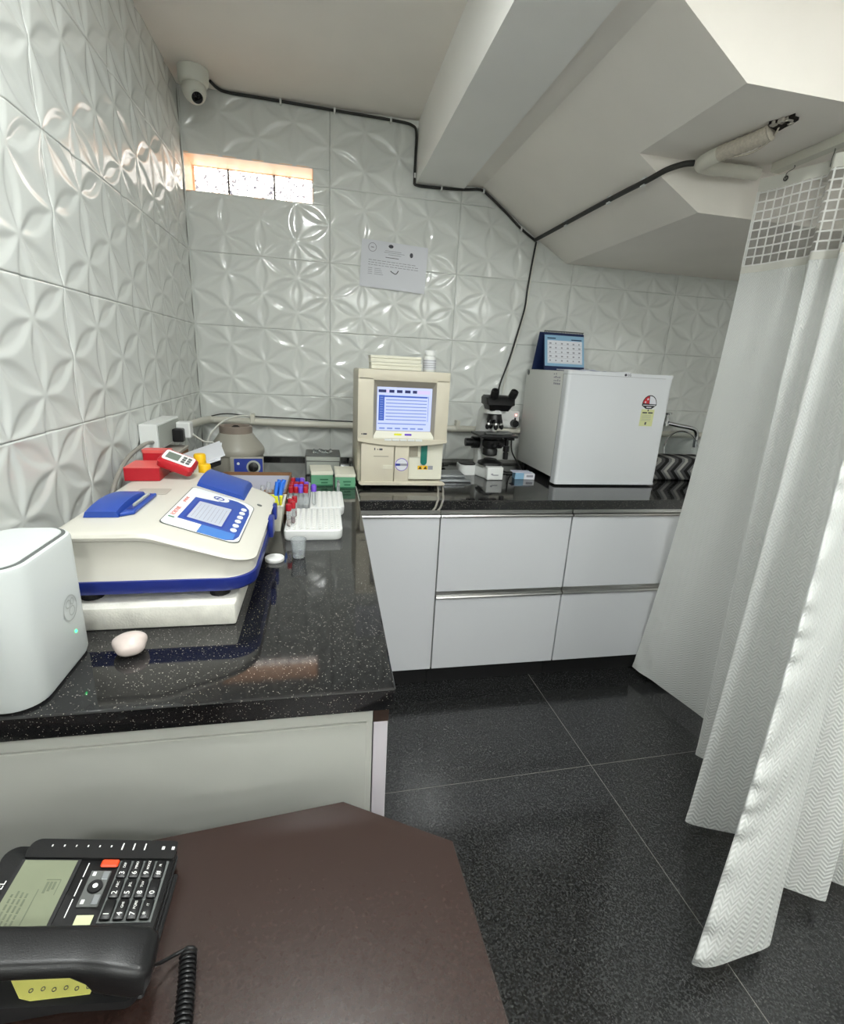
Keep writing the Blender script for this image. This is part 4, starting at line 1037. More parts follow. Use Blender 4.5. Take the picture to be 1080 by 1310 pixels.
# ================================================================== CORNER CLUTTER
t = thing('socket_box', 'white wall-mounted switch box on the left tiled wall behind the red boxes', 'socket', (0.03, -0.7, 1.03))
bm = B(); box(bm, 0.0015, 0.055, -0.850, -0.600, 1.058, 1.140, 0.003, 2); obj('box', bm, 'white_pl', t)
bm = B(); box(bm, 0.0555, 0.057, -0.840, -0.61, 1.064, 1.134, 0.001, 1); obj('face_plate', bm, 'grey_pale', t)
bm = B(); box(bm, 0.0575, 0.092, -0.705, -0.672, 1.062, 1.108, 0.005, 2); obj('black_plug', bm, 'black', t)
bm = B(); box(bm, 0.0575, 0.105, -0.655, -0.610, 1.068, 1.125, 0.005, 2); obj('white_adapter', bm, 'white_pl', t)
cable('power_cable', 'grey cable looping from the switch box down along the left wall behind the white analyser',
      [(0.040, -0.853, 1.085), (0.040, -0.93, 1.090), (0.030, -1.04, 1.07), (0.022, -1.12, 1.02), (0.020, -1.18, 0.95), (0.022, -1.20, 0.88)], 0.006, 'cable_grey', 6)
cable('power_cable', 'thin white cable from the adapter down past the papers to the centrifuge side',
      [(0.107, -0.632, 1.08), (0.135, -0.60, 1.05), (0.16, -0.56, 1.035), (0.13, -0.52, 0.96), (0.085, -0.52, 0.90), (0.075, -0.50, 0.876)], 0.0035, 'cable_white', 6)
# brown carton in the corner
def open_box(t, x0, x1, y0, y1, z0, z1, th, outm, inm, rimm=None):
    bm = B()
    box(bm, x0, x1, y0, y1, z0, z0 + th)
    box(bm, x0, x1, y0, y0 + th, z0 + th, z1); box(bm, x0, x1, y1 - th, y1, z0 + th, z1)
    box(bm, x0, x0 + th, y0 + th, y1 - th, z0 + th, z1); box(bm, x1 - th, x1, y0 + th, y1 - th, z0 + th, z1)
    o = obj('carton', bm, outm, t)
    bm = B(); e = th + 0.0004
    box(bm, x0 + e, x1 - e, y1 - e - 0.0006, y1 - e, z0 + e, z1 - 0.012)
    box(bm, x0 + e, x1 - e, y0 + e, y0 + e + 0.0006, z0 + e, z1 - 0.012)
    box(bm, x1 - e - 0.0006, x1 - e, y0 + e + 0.001, y1 - e - 0.001, z0 + e, z1 - 0.012)
    box(bm, x0 + e, x0 + e + 0.0006, y0 + e + 0.001, y1 - e - 0.001, z0 + e, z1 - 0.012)
    obj('lining', bm, inm, t)
t = thing('cardboard_box', 'long open cardboard tray with lavender lining behind the white analyser', 'box', (0.33, -0.7, H))
open_box(t, 0.200, 0.446, -0.930, -0.620, H + 0.0003, H + 0.072, 0.004, 'card', 'card_in')
t = thing('cardboard_carton', 'small brown carton on the left worktop under the switch box', 'box', (0.10, -0.70, H))
bm = B(); box(bm, 0.030, 0.090, -0.780, -0.640, H + 0.0003, H + 0.160, 0.002, 1); obj('carton', bm, 'card', t)
bm = B(); box(bm, 0.0285, 0.0915, -0.7815, -0.6385, H + 0.1605, H + 0.172, 0.002, 1); obj('lid', bm, 'card_pale', t)
# file of papers leaning on the carton
PMx = frame((0.155, -0.86, 1.030), (0.93, 0.10, 0.33), (-0.15, 0.95, 0.12))
t = thing('paper_bundle', 'black folder with white papers on top, tilted behind the red boxes', 'papers', (0.13, -0.85, 0.95))
bm = B(); box(bm, -0.050, 0.085, -0.07, 0.12, -0.022, -0.006, 0.003, 1, PMx); obj('folder', bm, 'black_soft', t)
bm = B(); box(bm, -0.048, 0.090, -0.075, 0.11, -0.0055, -0.002, 0.001, 1, PMx); obj('sheet', bm, 'paper', t)
PMy = PMx @ Matrix.Rotation(0.12, 4, 'Z')
bm = B(); box(bm, -0.035, 0.098, -0.07, 0.115, -0.0015, 0.001, 0.0005, 1, PMy); obj('sheet', bm, 'paper', t)
bm = B(); box(bm, 0.100, 0.182, -0.90, -0.80, H + 0.0005, H + 0.105, 0.004, 1); obj('stand', bm, 'black_soft', t)
# two small bottles with yellow caps
for k, (x, y, z0) in enumerate(((0.216, -1.030, 1.000), (0.236, -1.068, 0.978))):
    t = thing('dropper_bottle', ('rear' if k == 0 else 'front') + ' small white bottle with a yellow cap lying by the red meter', 'bottle', (x, y, H), group='yellow-capped bottles')
    bm = B(); lathe(bm, [(0.016, 0.0003), (0.018, 0.004), (0.018, z0 - H + 0.045), (0.012, z0 - H + 0.055)], (x, y, H), 20); obj('body', bm, 'lid_cream', t, 40)
    bm = B(); lathe(bm, [(0.0165, z0 - H + 0.0555), (0.0165, z0 - H + 0.080), (0.014, z0 - H + 0.084)], (x, y, H), 20); obj('cap', bm, 'yellow', t, 40)
# ================================================================== WHITE CHEMISTRY ANALYSER ON ITS MARBLE SLAB
bm = B(); box(bm, 0.115, 0.4005, -1.642, -1.13, H + 0.0003, 0.9145, 0.005, 2)
tag(obj('marble_slab', bm, 'marble', smooth=40), 'thick white marble slab under the white and blue analyser', 'slab')
t = thing('chemistry_analyser', 'white and blue bench analyser with keypad panel on the marble slab', 'analyser', (0.26, -1.35, 0.915))
X0, X1, Y0, Y1 = 0.092, 0.434, -1.622, -1.110
def zt(x): return 1.050 - 0.35 * max(0.0, x - 0.25)
def skirt(ins, r=0.055): return rrect(X0 + ins, X1 - ins, Y0 + ins, Y1 - ins, (0.03, r, r, 0.03), 8)
def mapped(rings, z0):
    b = B(); loft(b, [[(x, y, h) for x, y in skirt(ins)] for ins, h in rings])
    for cx_ in (0.235, 0.25, 0.265):
        bmesh.ops.bisect_plane(b, geom=b.verts[:] + b.edges[:] + b.faces[:], plane_co=(cx_, 0, 0), plane_no=(1, 0, 0))
    for v in b.verts:
        x = v.co.x
        s = 0 if x < 0.235 else (1 if x > 0.265 else (x - 0.235) / 0.03)
        z = 1.050 - (0.35 * (0.03 * s * s / 2) if s < 1 else 0.35 * (x - 0.25))
        v.co.z = z0 + v.co.z * (z - z0)
    return b
bm = mapped([(0.004, 0.0), (0.005, 0.02), (0.007, 0.80), (0.001, 0.84), (0.0, 0.90), (0.004, 0.965), (0.012, 0.99), (0.022, 1.0)], 0.957)
body = obj('body', bm, 'ivory', t, 40)
bm = B(); loft(bm, [[(x, y, z) for x, y in skirt(i)] for i, z in ((0.014, 0.9265), (0.003, 0.931), (0.0, 0.937), (0.0, 0.9565))]); obj('blue_skirt', bm, 'blue_dark', t, 40)
for x in (0.14, 0.365):
    for y in (-1.590, -1.16):
        bm = B(); cyl(bm, (x, y, 0.9148), (x, y, 0.9285), 0.019, n=16); obj('foot', bm, 'rubber', t)
# left lid: raised dome over the cuvette well
LX0, LX1, LY0, LY1 = 0.116, 0.200, -1.530, -1.372
def dome(x0, x1, y0, y1, zb, hmax, n=10, lo=0.2):
    b = B(); rings = []
    for k in range(n + 1):
        s = k / n; y = y0 + (y1 - y0) * s
        h = hmax * (lo + (1 - lo) * math.sin(PI * min(1, 0.12 + s * 0.78)) ** 0.7)
        rings.append([(x0, y, zb(x0)), (x0 + 0.004, y, zb(x0) + h * 0.9), (x0 + 0.010, y, zb(x0 + 0.01) + h), (x1 - 0.010, y, zb(x1 - 0.01) + h), (x1 - 0.004, y, zb(x1) + h * 0.9), (x1, y, zb(x1))])
    loft(b, rings); return b
bm = dome(LX0, LX0 + 0.062, LY0, LY1, lambda x: 1.0505, 0.020); l1 = obj('sample_lid', bm, 'blue', t, 40)
bm = B(); prism(bm, [(LX0 + 0.062, LY0 + 0.002), (LX1, LY0 + 0.02), (LX1, LY1), (LX0 + 0.062, LY1)], 'z', 1.0503, 1.058, 0.002, 1); obj('well_rim', bm, 'blue', l1)
bm = B(); box(bm, LX0 + 0.066, LX1 - 0.006, LY0 + 0.03, LY1 - 0.010, 1.0581, 1.0587); obj('well_opening', bm, 'blue_dark', l1)
bm = B(); box(bm, LX0 + 0.071, LX0 + 0.076, LY0 + 0.05, LY1 - 0.02, 1.0588, 1.063); obj('hinge_rib', bm, 'grey_pale', l1)
bm = B(); loft(bm, [[(x, y, z) for x, y in rrect(0.146 + i, 0.214 - i, -1.358 + i, -1.304 - i, 0.008)] for i, z in ((0, 1.0502), (0.0, 1.0508))]); obj('recessed_tray', bm, 'card_pale', t)['label'] = 'shallow grey recess in the top'
# right lid on the slope
bm = dome(0.258, 0.368, -1.262, -1.105, lambda x: zt(x) + 0.0006, 0.017); obj('cuvette_lid', bm, 'blue', t, 40)
# control panel on the slope
SM = frame((0.25, 0.0, 1.0505), (1, 0, -0.35), (0, 1, 0)); k35 = math.sqrt(1 + 0.35 ** 2)
def sp(pts): return [((x - 0.25) * k35, y) for x, y in pts]
def slope(name, poly, m, z0, z1, parent):
    b = B(); prism(b, sp(poly), 'z', z0, z1, Mx=SM); return obj(name, b, m, parent)
panel = slope('control_panel', rrect(0.254, 0.397, -1.556, -1.280, (0.012, 0.022, 0.03, 0.012)), 'groove', 0.0003, 0.0009, t)
slope('panel_face', rrect(0.2558, 0.3952, -1.5538, -1.2822, (0.012, 0.022, 0.03, 0.012)), 'white_pl', 0.0009, 0.0013, panel)
arc = [(0.318, -1.338)] + [(0.332 + 0.060 * math.sin(a) * 0.98, -1.345 + 0.052 * math.cos(a)) for a in [PI / 2 * k / 6 for k in range(0, 7)]]
slope('blue_field', [(0.275, -1.507), (0.275, -1.352), (0.320, -1.337), (0.335, -1.296), (0.356, -1.293), (0.374, -1.304), (0.388, -1.330), (0.392, -1.362), (0.392, -1.515), (0.386, -1.540), (0.372, -1.5525), (0.320, -1.5525), (0.320, -1.507)], 'blue', 0.0013, 0.0017, panel)
slope('lower_field', [(0.3205, -1.552), (0.3205, -1.508), (0.356, -1.508), (0.384, -1.508), (0.384, -1.538), (0.371, -1.552)], 'blue_light', 0.0017, 0.0019, panel)
slope('oval_logo', [(0.322 + 0.018 * math.cos(a), -1.312 + 0.020 * math.sin(a)) for a in [k * PI / 10 for k in range(20)]], 'white_pl', 0.0017, 0.0021, panel)
b = B(); lathe(b, [(0.0125, 0.0022), (0.0125, 0.0025), (0.009, 0.0025), (0.009, 0.0022)], ((0.318 - 0.25) * k35, -1.314, 0), 22, SM, False, False)
prism(b, sp([(0.312, -1.322), (0.318, -1.300), (0.321, -1.300), (0.316, -1.322)]), 'z', 0.0021, 0.0024, Mx=SM); obj('logo_mark', b, 'cap_blue', panel)
slope('screen_frame', [(0.284, -1.496), (0.284, -1.366), (0.358, -1.358), (0.358, -1.496)], 'cap_blue', 0.0017, 0.0020, panel)
slope('screen', [(0.2885, -1.490), (0.2885, -1.373), (0.354, -1.364), (0.354, -1.490)], 'lcd_grey', 0.0020, 0.0024, panel)
b = B(); random.seed(9)
for r in range(8):
    y = -1.480
    while y < -1.385:
        w = random.uniform(0.004, 0.010); x = 0.294 + r * 0.0075
        box(b, (x - 0.25) * k35, (x + 0.0012 - 0.25) * k35, y, y + w, 0.0024, 0.0026, 0, 1, SM); y += w + 0.003
obj('screen_text', b, 'ink', panel)['kind'] = 'stuff'
for y in (-1.343, -1.372, -1.402, -1.432, -1.462, -1.491):
    slope('button', [(0.3775 + 0.0062 * math.cos(a), y + 0.0095 * math.sin(a)) for a in [k * PI / 8 for k in range(16)]], 'white_pl', 0.0017, 0.0035, panel)
tM = SM @ Matrix.Translation(((0.2645 - 0.25) * k35, -1.470, 0.0014)) @ Matrix.Rotation(PI / 2, 4, 'Z')
text('red_lettering', 'ROBONIK', 0.0125, 'red_print', tM, panel, 0.0002)
tM = SM @ Matrix.Translation(((0.2625 - 0.25) * k35, -1.385, 0.0014)) @ Matrix.Rotation(PI / 2, 4, 'Z')
text('red_lettering', 'prietest', 0.0125, 'red_print', tM, panel, 0.0002)
slope('green_mark', [(0.260, -1.514), (0.271, -1.514), (0.271, -1.508), (0.260, -1.508)], 'green_print', 0.0013, 0.0016, panel)
slope('maker_badge', [(0.404 + 0.006 * math.cos(a), -1.262 + 0.006 * math.sin(a)) for a in [k * PI / 8 for k in range(16)]], 'groove', 0.0002, 0.0012, t)
for a in ((0.4305, 0.444, -1.345, -1.300, 0.938, 0.985), (0.4305, 0.442, -1.225, -1.195, 0.945, 0.985)):
    bm = B(); box(bm, *a, 0.003, 2); obj('side_latch', bm, 'blue_dark', t, 40)

# red things on the back of it
Z0 = 1.0508
t = thing('red_carton', 'flat red carton lying on the rear left of the white analyser', 'box', (0.125, -1.20, Z0))
Mr = Matrix.Translation((0.127, -1.196, Z0)) @ Matrix.Rotation(0.03, 4, 'Z')
bm = B(); box(bm, -0.042, 0.038, -0.035, 0.060, 0.0, 0.032, 0.001, 1, Mr); obj('box', bm, 'red', t)
bm = B(); box(bm, -0.042, 0.038, -0.035, 0.060, 0.0322, 0.0335, 0, 1, Mr); obj('lid', bm, 'red_top', t)
t = thing('red_tub', 'rounded red tub with pale lid behind the flat red carton', 'tub', (0.135, -1.10, Z0))
ring = rrect(0.098, 0.166, -1.134, -1.098, (0.008, 0.008, 0.012, 0.012), 4)
bm = B(); loft(bm, [[(x, y, z) for x, y in ring] for z in (Z0, Z0 + 0.052)]); obj('tub', bm, 'red', t, 40)
ring = rrect(0.097, 0.167, -1.1345, -1.097, (0.008, 0.008, 0.012, 0.012), 4)
bm = B(); loft(bm, [[(x, y, z) for x, y in ring] for z in (Z0 + 0.0522, Z0 + 0.060)]); obj('lid', bm, 'red_top', t, 40)
# hand-held red meter leaning on the carton
t = thing('red_meter', 'red hand-held meter with grey display leaning on the red carton', 'meter', (0.20, -1.19, Z0))
QM = frame((0.200, -1.190, Z0 + 0.0385), (0.93, -0.02, -0.36), (0.12, 0.93, 0.30))
def mring(hx, hy, r): return rrect(-hx, hx, -hy, hy, r, 5)
bm = B(); loft(bm, [[QM @ Vector((x, y, z)) for x, y in mring(a, b_, r)] for a, b_, r, z in ((0.036, 0.024, 0.006, -0.014), (0.042, 0.030, 0.010, -0.008), (0.043, 0.031, 0.011, 0.006), (0.038, 0.026, 0.010, 0.013))]); obj('body', bm, 'red_pl', t, 40)
bm = B(); loft(bm, [[QM @ Vector((x, y, z)) for x, y in mring(0.036, 0.022, 0.007)] for z in (0.0132, 0.0145)]); fp = obj('face', bm, 'white_pl', t, 40)
bm = B(); box(bm, -0.029, 0.002, -0.014, 0.014, 0.0146, 0.0152, 0, 1, QM); obj('display', bm, 'lcd_meter', fp)
for a in range(2):
    for b_ in range(3):
        bm = B(); box(bm, 0.008 + a * 0.012, 0.017 + a * 0.012, -0.015 + b_ * 0.0105, -0.007 + b_ * 0.0105, 0.0146, 0.0162, 0.0008, 1, QM); obj('key', bm, 'grey_box', fp)

# ================================================================== TUBES, RACKS, BOXES ON THE LEFT WORKTOP
def rack(x0, x1, y0, y1, lab, nx, ny):
    t = thing('tube_rack', lab, 'rack', ((x0 + x1) / 2, (y0 + y1) / 2, H), group='white perforated tube racks')
    bm = B(); z1 = H + 0.030
    n = 10
    loft(bm, [[(x, y, z) for x, y in rrect(x0 + i, x1 - i, y0 + i, y1 - i, (0.008, 0.022, 0.008, 0.008))] for i, z in ((0.004, H + 0.0004), (0.001, H + 0.006), (0.0, H + 0.020), (0.0, z1 - 0.002), (0.002, z1))])
    obj('block', bm, 'white_pl', t, 40)
    bm = B()
    for i in range(nx):
        for j in range(ny):
            cx_ = x0 + 0.012 + (x1 - x0 - 0.024) * i / (nx - 1); cy_ = y0 + 0.012 + (y1 - y0 - 0.024) * j / (ny - 1)
            lathe(bm, [(0.0066, z1 + 0.0002), (0.0066, z1 + 0.0022), (0.0045, z1 + 0.0022), (0.0045, z1 + 0.0002)], (cx_, cy_, 0), 8, None, False, False)
    o = obj('holes', bm, 'white_print', t); o['kind'] = 'stuff'
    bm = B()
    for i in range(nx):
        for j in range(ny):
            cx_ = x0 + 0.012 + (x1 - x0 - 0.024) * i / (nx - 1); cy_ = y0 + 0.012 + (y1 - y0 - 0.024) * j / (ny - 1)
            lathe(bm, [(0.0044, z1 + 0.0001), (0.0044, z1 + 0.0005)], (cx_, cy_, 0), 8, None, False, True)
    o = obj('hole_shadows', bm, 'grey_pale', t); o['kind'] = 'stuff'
    return z1
rack(0.456, 0.618, -1.185, -0.965, 'white perforated tube rack on the left worktop, nearer of two', 9, 12)
rack(0.520, 0.632, -0.955, -0.745, 'white perforated tube rack on the left worktop, farther of two', 6, 11)

t = thing('acrylic_rack', 'clear acrylic rack full of blood tubes on the left worktop', 'rack', (0.48, -0.86, H))
bm = B()
ax0, ax1, ay0, ay1 = 0.452, 0.517, -0.945, -0.745
box(bm, ax0, ax1, ay0, ay1, H + 0.0003, H + 0.003)
box(bm, ax0, ax1, ay0 - 0.003, ay0, H + 0.0003, H + 0.062); box(bm, ax0, ax1, ay1, ay1 + 0.003, H + 0.0003, H + 0.062)
for z in (H + 0.030, H + 0.056):
    box(bm, ax0 - 0.0028, ax0 - 0.0002, ay0, ay1, z, z + 0.006); box(bm, ax1 + 0.0002, ax1 + 0.0028, ay0, ay1, z, z + 0.006)
    for y in (-0.912, -0.878, -0.835, -0.780): box(bm, ax0, ax1, y - 0.0015, y + 0.0015, z, z + 0.003)
obj('frame', bm, 'frost', t)
ords = ['first', 'second', 'third', 'fourth', 'fifth']
def make_tube(name, x, y, z0, h, capm, colname, lab, group, fill='serum'):
    t = thing(name, lab, 'tube', (x, y, z0), group=group)
    bm = B(); lathe(bm, [(0.003, 0.0003), (0.0058, 0.004), (0.0062, 0.010), (0.0062, h)], (x, y, z0), 12); obj('glass', bm, 'frost', t, 50)
    bm = B(); lathe(bm, [(0.0030, 0.0012), (0.0050, 0.005), (0.0052, h * 0.45)], (x, y, z0), 10); obj('contents', bm, fill, t, 50)
    bm = B(); lathe(bm, [(0.0078, h + 0.0003), (0.0080, h + 0.016), (0.0068, h + 0.019)], (x, y, z0), 14); obj('cap', bm, capm, t, 50)
rows = [('front', -0.930, ['red', 'red', 'purple', 'red']), ('second', -0.895, ['red', 'purple', 'purple', 'red']), ('third', -0.860, ['red', 'red', 'red', 'purple']), ('rear', -0.800, ['red', 'blue', 'purple'])]
cm = {'red': 'cap_red', 'purple': 'cap_purple', 'blue': 'cap_blue'}
for rn, y, cs in rows:
    for i, cc in enumerate(cs):
        make_tube('blood_tube', ax0 + 0.0095 + i * 0.0155, y, H + 0.0033, 0.070, cm[cc], cc, f'{cc}-capped blood tube in the clear rack, {rn} row, {ords[i]} from the left', 'tubes in the clear rack', 'blood' if cc == 'red' and rn != 'front' else 'serum')
k = 0
for i, (x, y) in enumerate(((0.468, -1.150), (0.478, -1.125), (0.470, -1.095), (0.480, -1.065))):
    make_tube('blood_tube', x, y, H + 0.0325, 0.046, 'cap_red', 'red', f'red-capped blood tube in the near white rack, {ords[i]} from the front', 'tubes in the near white rack', 'blood' if i % 2 else 'serum')
t = thing('sample_tube', 'tall clear tube with purple cap standing in the far white rack', 'tube', (0.534, -0.93, H + 0.03))
bm = B(); lathe(bm, [(0.003, 0.0303), (0.0062, 0.036), (0.0065, 0.078)], (0.534, -0.93, H), 12); obj('glass', bm, 'frost', t, 50)
bm = B(); lathe(bm, [(0.0085, 0.0783), (0.0087, 0.098), (0.004, 0.102)], (0.534, -0.93, H), 14); obj('cap', bm, 'cap_purple', t, 50)
t = thing('glass_vial', 'small clear vial standing at the right rear of the far white rack', 'vial', (0.618, -0.76, H + 0.03))
bm = B(); lathe(bm, [(0.0055, 0.0303), (0.006, 0.062), (0.004, 0.068)], (0.618, -0.757, H), 12); obj('glass', bm, 'frost', t, 50)
bm = B(); lathe(bm, [(0.0052, 0.0683), (0.0052, 0.074)], (0.618, -0.757, H), 12); obj('stopper', bm, 'grey_metal', t)

# cream bin with pipette tips
t = thing('tip_bin', 'cream open bin with yellow and blue pipette tips beside the white analyser', 'bin', (0.425, -1.10, H))
def qring(x0, x1, y0, y1, z): return [(x0, y0, z), (x1, y0, z), (x1, y1, z), (x0, y1, z)]
bm = B(); loft(bm, [qring(0.410, 0.440, -1.100, -0.985, H + 0.0003), qring(0.398, 0.449, -1.105, -0.975, H + 0.078)], True, False)
loft(bm, [qring(0.413, 0.437, -1.097, -0.988, H + 0.003), qring(0.401, 0.446, -1.102, -0.978, H + 0.078)], True, False)
for a in ((0.396, 0.402, -1.107, -0.973), (0.445, 0.451, -1.107, -0.973), (0.402, 0.445, -1.107, -1.101), (0.402, 0.445, -0.979, -0.973)): box(bm, *a, H + 0.0755, H + 0.0795)
obj('bin', bm, 'lid_cream', t)
random.seed(11)
for k in range(8):
    x = 0.408 + (k % 4) * 0.010; y = -1.090 + (k // 4) * 0.016
    d = Vector((random.uniform(-0.25, 0.25), random.uniform(-0.2, 0.2), 1)).normalized() * 0.052
    bm = B(); p = Vector((x, y, H + 0.052)); cyl(bm, p, p + d, 0.0018, 0.0055, 10)
    tag(obj('pipette_tip', bm, 'tip_yellow', smooth=50), 'yellow pipette tip in the cream bin, %s row, %s from the left' % (('front', 'back')[k // 4], ords[k % 4]), 'pipette tip', 'yellow pipette tips in the bin')
for k in range(4):
    x = 0.416 + (k % 2) * 0.012; y = -1.050 + (k // 2) * 0.03
    bm = B(); p = Vector((x, y, H + 0.045)); d = Vector((0.012 + 0.002 * k, 0.030, 0.085)); cyl(bm, p, p + d, 0.0025, 0.0065, 10)
    tag(obj('pipette_tip', bm, 'tip_blue', smooth=50), 'long blue pipette tip leaning out of the cream bin, %s from the front' % ords[k], 'pipette tip', 'blue pipette tips in the bin')
# things inside the cardboard tray
random.seed(21)
for k in range(7):
    x = 0.335 + k * 0.015; y = -0.86 + (k % 3) * 0.05
    bm = B(); cyl(bm, (x, y, H + 0.006), (x + 0.008, y + 0.02, H + 0.062), 0.0065, 0.0065, 10)
    tag(obj('clear_tube', bm, 'frost', smooth=50), 'empty clear tube in the lavender-lined cardboard tray, %s from the left' % ['first', 'second', 'third', 'fourth', 'fifth', 'sixth', 'seventh'][k], 'tube', 'empty clear tubes in the cardboard tray')

# cartons in front of the analyser and behind the racks
def lidded(x0, x1, y0, y1, hb, hl, lab, tilt=0.0):
    t = thing('reagent_box', lab, 'box', ((x0 + x1) / 2, (y0 + y1) / 2, H), group='green reagent boxes')
    Mz = Matrix.Translation(((x0 + x1) / 2, (y0 + y1) / 2, H)) @ Matrix.Rotation(tilt, 4, 'Z'); w = (x1 - x0) / 2; d = (y1 - y0) / 2
    bm = B(); box(bm, -w + 0.001, w - 0.001, -d + 0.001, d - 0.001, 0.0003, hb, 0.0006, 1, Mz); bx = obj('carton', bm, 'green_box', t)
    bm = B(); box(bm, -w, w, -d, d, hb + 0.0003, hb + hl, 0.001, 1, Mz); obj('lid', bm, 'lid_cream', t)
    bm = B(); box(bm, -w * 0.2, w * 0.55, -d - 0.0006, -d + 0.0012, hb * 0.55, hb * 0.66, 0, 1, Mz); box(bm, -w * 0.1, w * 0.5, -d - 0.0006, -d + 0.0012, hb * 0.25, hb * 0.38, 0, 1, Mz); obj('print', bm, 'green_print', bx)
    bm = B(); box(bm, -w + 0.0005, w - 0.0005, -d - 0.0004, d, 0.0003, 0.006, 0, 1, Mz); obj('base_band', bm, 'green_print', bx)
lidded(0.610, 0.692, -0.580, -0.420, 0.045, 0.012, 'green carton with cream lid right beside the beige analyser')
lidded(0.512, 0.600, -0.545, -0.405, 0.045, 0.014, 'green carton with cream lid behind the clear tube rack', 0.06)
t = thing('metal_box', 'dark grey box with pale front and crumpled clear film on top', 'box', (0.555, -0.28, H))
bm = B(); box(bm, 0.487, 0.640, -0.345, -0.190, H + 0.0003, H + 0.088, 0.002, 1); obj('box', bm, 'grey_box', t)
bm = B(); box(bm, 0.494, 0.634, -0.3468, -0.3452, H + 0.006, H + 0.060, 0.0005, 1); obj('front_plate', bm, 'grey_pale', t)
bm = B(); box(bm, 0.492, 0.636, -0.3468, -0.3452, H + 0.064, H + 0.082, 0.0005, 1); obj('front_strip', bm, 'grey_pale', t)
bm = B(); random.seed(8)
for k in range(10):
    x = 0.525 + k * 0.008; y = -0.27 + random.uniform(-0.03, 0.03); s = random.uniform(0.006, 0.011)
    bmesh.ops.create_icosphere(bm, subdivisions=1, radius=s, matrix=Matrix.Translation((x, y, H + 0.089 + s * 0.8)) @ Matrix.Diagonal((1, 1, 0.9, 1)))
tag(obj('crumpled_film', bm, 'clear'), 'crumpled clear film on top of the dark grey box', 'film')['kind'] = 'stuff'

# specimen cup, its lid, the stone
t = thing('specimen_cup', 'small clear plastic cup on the left worktop in front of the tube rack', 'cup', (0.501, -1.305, H))
c = (0.501, -1.305, H)
bm = B(); lathe(bm, [(0.0145, 0.0004), (0.0160, 0.003), (0.0190, 0.046), (0.0205, 0.047), (0.0205, 0.050), (0.0182, 0.050), (0.0150, 0.0035), (0.001, 0.003)], c, 32, None, True, False); obj('cup', bm, 'frost', t, 50)
bm = B(); lathe(bm, [(0.0146, 0.0040), (0.0150, 0.010)], c, 24); obj('liquid', bm, 'clear', t, 50)
bm = B()
for z in (0.014, 0.019, 0.024): box(bm, c[0] + 0.002, c[0] + 0.010, c[1] - 0.0190 + 0.0005 * z, c[1] - 0.0180, H + z, H + z + 0.0012)
obj('print', bm, 'ink', t)
t = thing('cup_lid', 'round white plastic lid lying on the left worktop beside the clear cup', 'lid', (0.440, -1.310, H))
bm = B(); lathe(bm, [(0.0225, 0.0004), (0.0235, 0.002), (0.0235, 0.0085), (0.0222, 0.010), (0.0195, 0.0096), (0.0190, 0.0088)], (0.443, -1.325, H), 36); obj('disc', bm, 'white_print', t, 40)
bm = B(); bmesh.ops.create_icosphere(bm, subdivisions=4, radius=1.0)
for v in bm.verts:
    p = v.co; n = 1 + 0.07 * math.sin(3 * p.x + 1) + 0.06 * math.sin(4 * p.y + 2 * p.z)
    taper = 1 - 0.16 * p.x
    p = Vector([math.copysign(abs(c_) ** 0.85, c_) for c_ in p]); v.co = Vector((p.x * 0.0275 * n, p.y * 0.025 * n * taper, p.z * 0.0160 * n))
bmesh.ops.transform(bm, matrix=Matrix.Translation((0.2425, -1.718, H + 0.0172)) @ Matrix.Rotation(0.35, 4, 'Z'), verts=bm.verts)
tag(obj('pebble', bm, 'stone', smooth=90), 'smooth pinkish white stone on the worktop in front of the marble slab', 'stone')

# ================================================================== ROUTER
t = thing('wifi_router', 'white upright router with green light at the left front corner of the worktop', 'router', (0.12, -1.78, H))
RX0, RX1, RY0, RY1, RZ = 0.062, 0.1765, -1.868, -1.678, 1.083
def rr(i, r=0.042): return rrect(RX0 + i, RX1 - i, RY0 + i, RY1 - i, max(0.004, r - i), 8)
bm = B(); loft(bm, [[(x, y, z) for x, y in rr(i)] for i, z in ((0.010, H + 0.0005), (0.003, H + 0.004), (0.0, H + 0.012), (0.0, RZ - 0.008), (0.002, RZ - 0.003), (0.006, RZ - 0.001))]); rb = obj('shell', bm, 'router', t, 35)
bm = B(); loft(bm, [[(x, y, z) for x, y in rr(i)] for i, z in ((0.0062, RZ - 0.0045), (0.0062, RZ - 0.0004))]); obj('vent_groove', bm, 'groove', t, 35)
bm = B(); loft(bm, [[(x, y, z) for x, y in rr(i)] for i, z in ((0.0115, RZ - 0.002), (0.0115, RZ + 0.0008), (0.0135, RZ + 0.0022))]); obj('top_plate', bm, 'router', t, 35)
RM = frame((RX1 + 0.0004, -1.748, 0.972), (0, 1, 0), (0, 0, 1))
bm = B()
def ringm(b, cx_, cy_, rx, ry, w, z=0.0004, n=28):
    o_ = [b.verts.new(RM @ Vector((cx_ + rx * math.cos(2 * PI * k / n), cy_ + ry * math.sin(2 * PI * k / n), z))) for k in range(n)]
    i2 = [b.verts.new(RM @ Vector((cx_ + (rx - w) * math.cos(2 * PI * k / n), cy_ + (ry - w) * math.sin(2 * PI * k / n), z))) for k in range(n)]
    for k in range(n): b.faces.new((o_[k], o_[(k + 1) % n], i2[(k + 1) % n], i2[k]))
ringm(bm, 0, 0, 0.021, 0.021, 0.0022); ringm(bm, -0.004, 0.008, 0.008, 0.007, 0.002); ringm(bm, 0.004, -0.006, 0.009, 0.008, 0.002); ringm(bm, 0.008, 0.008, 0.005, 0.006, 0.0018)
obj('round_emblem', bm, mat('router_emblem', (176, 181, 179), 0.3), rb)
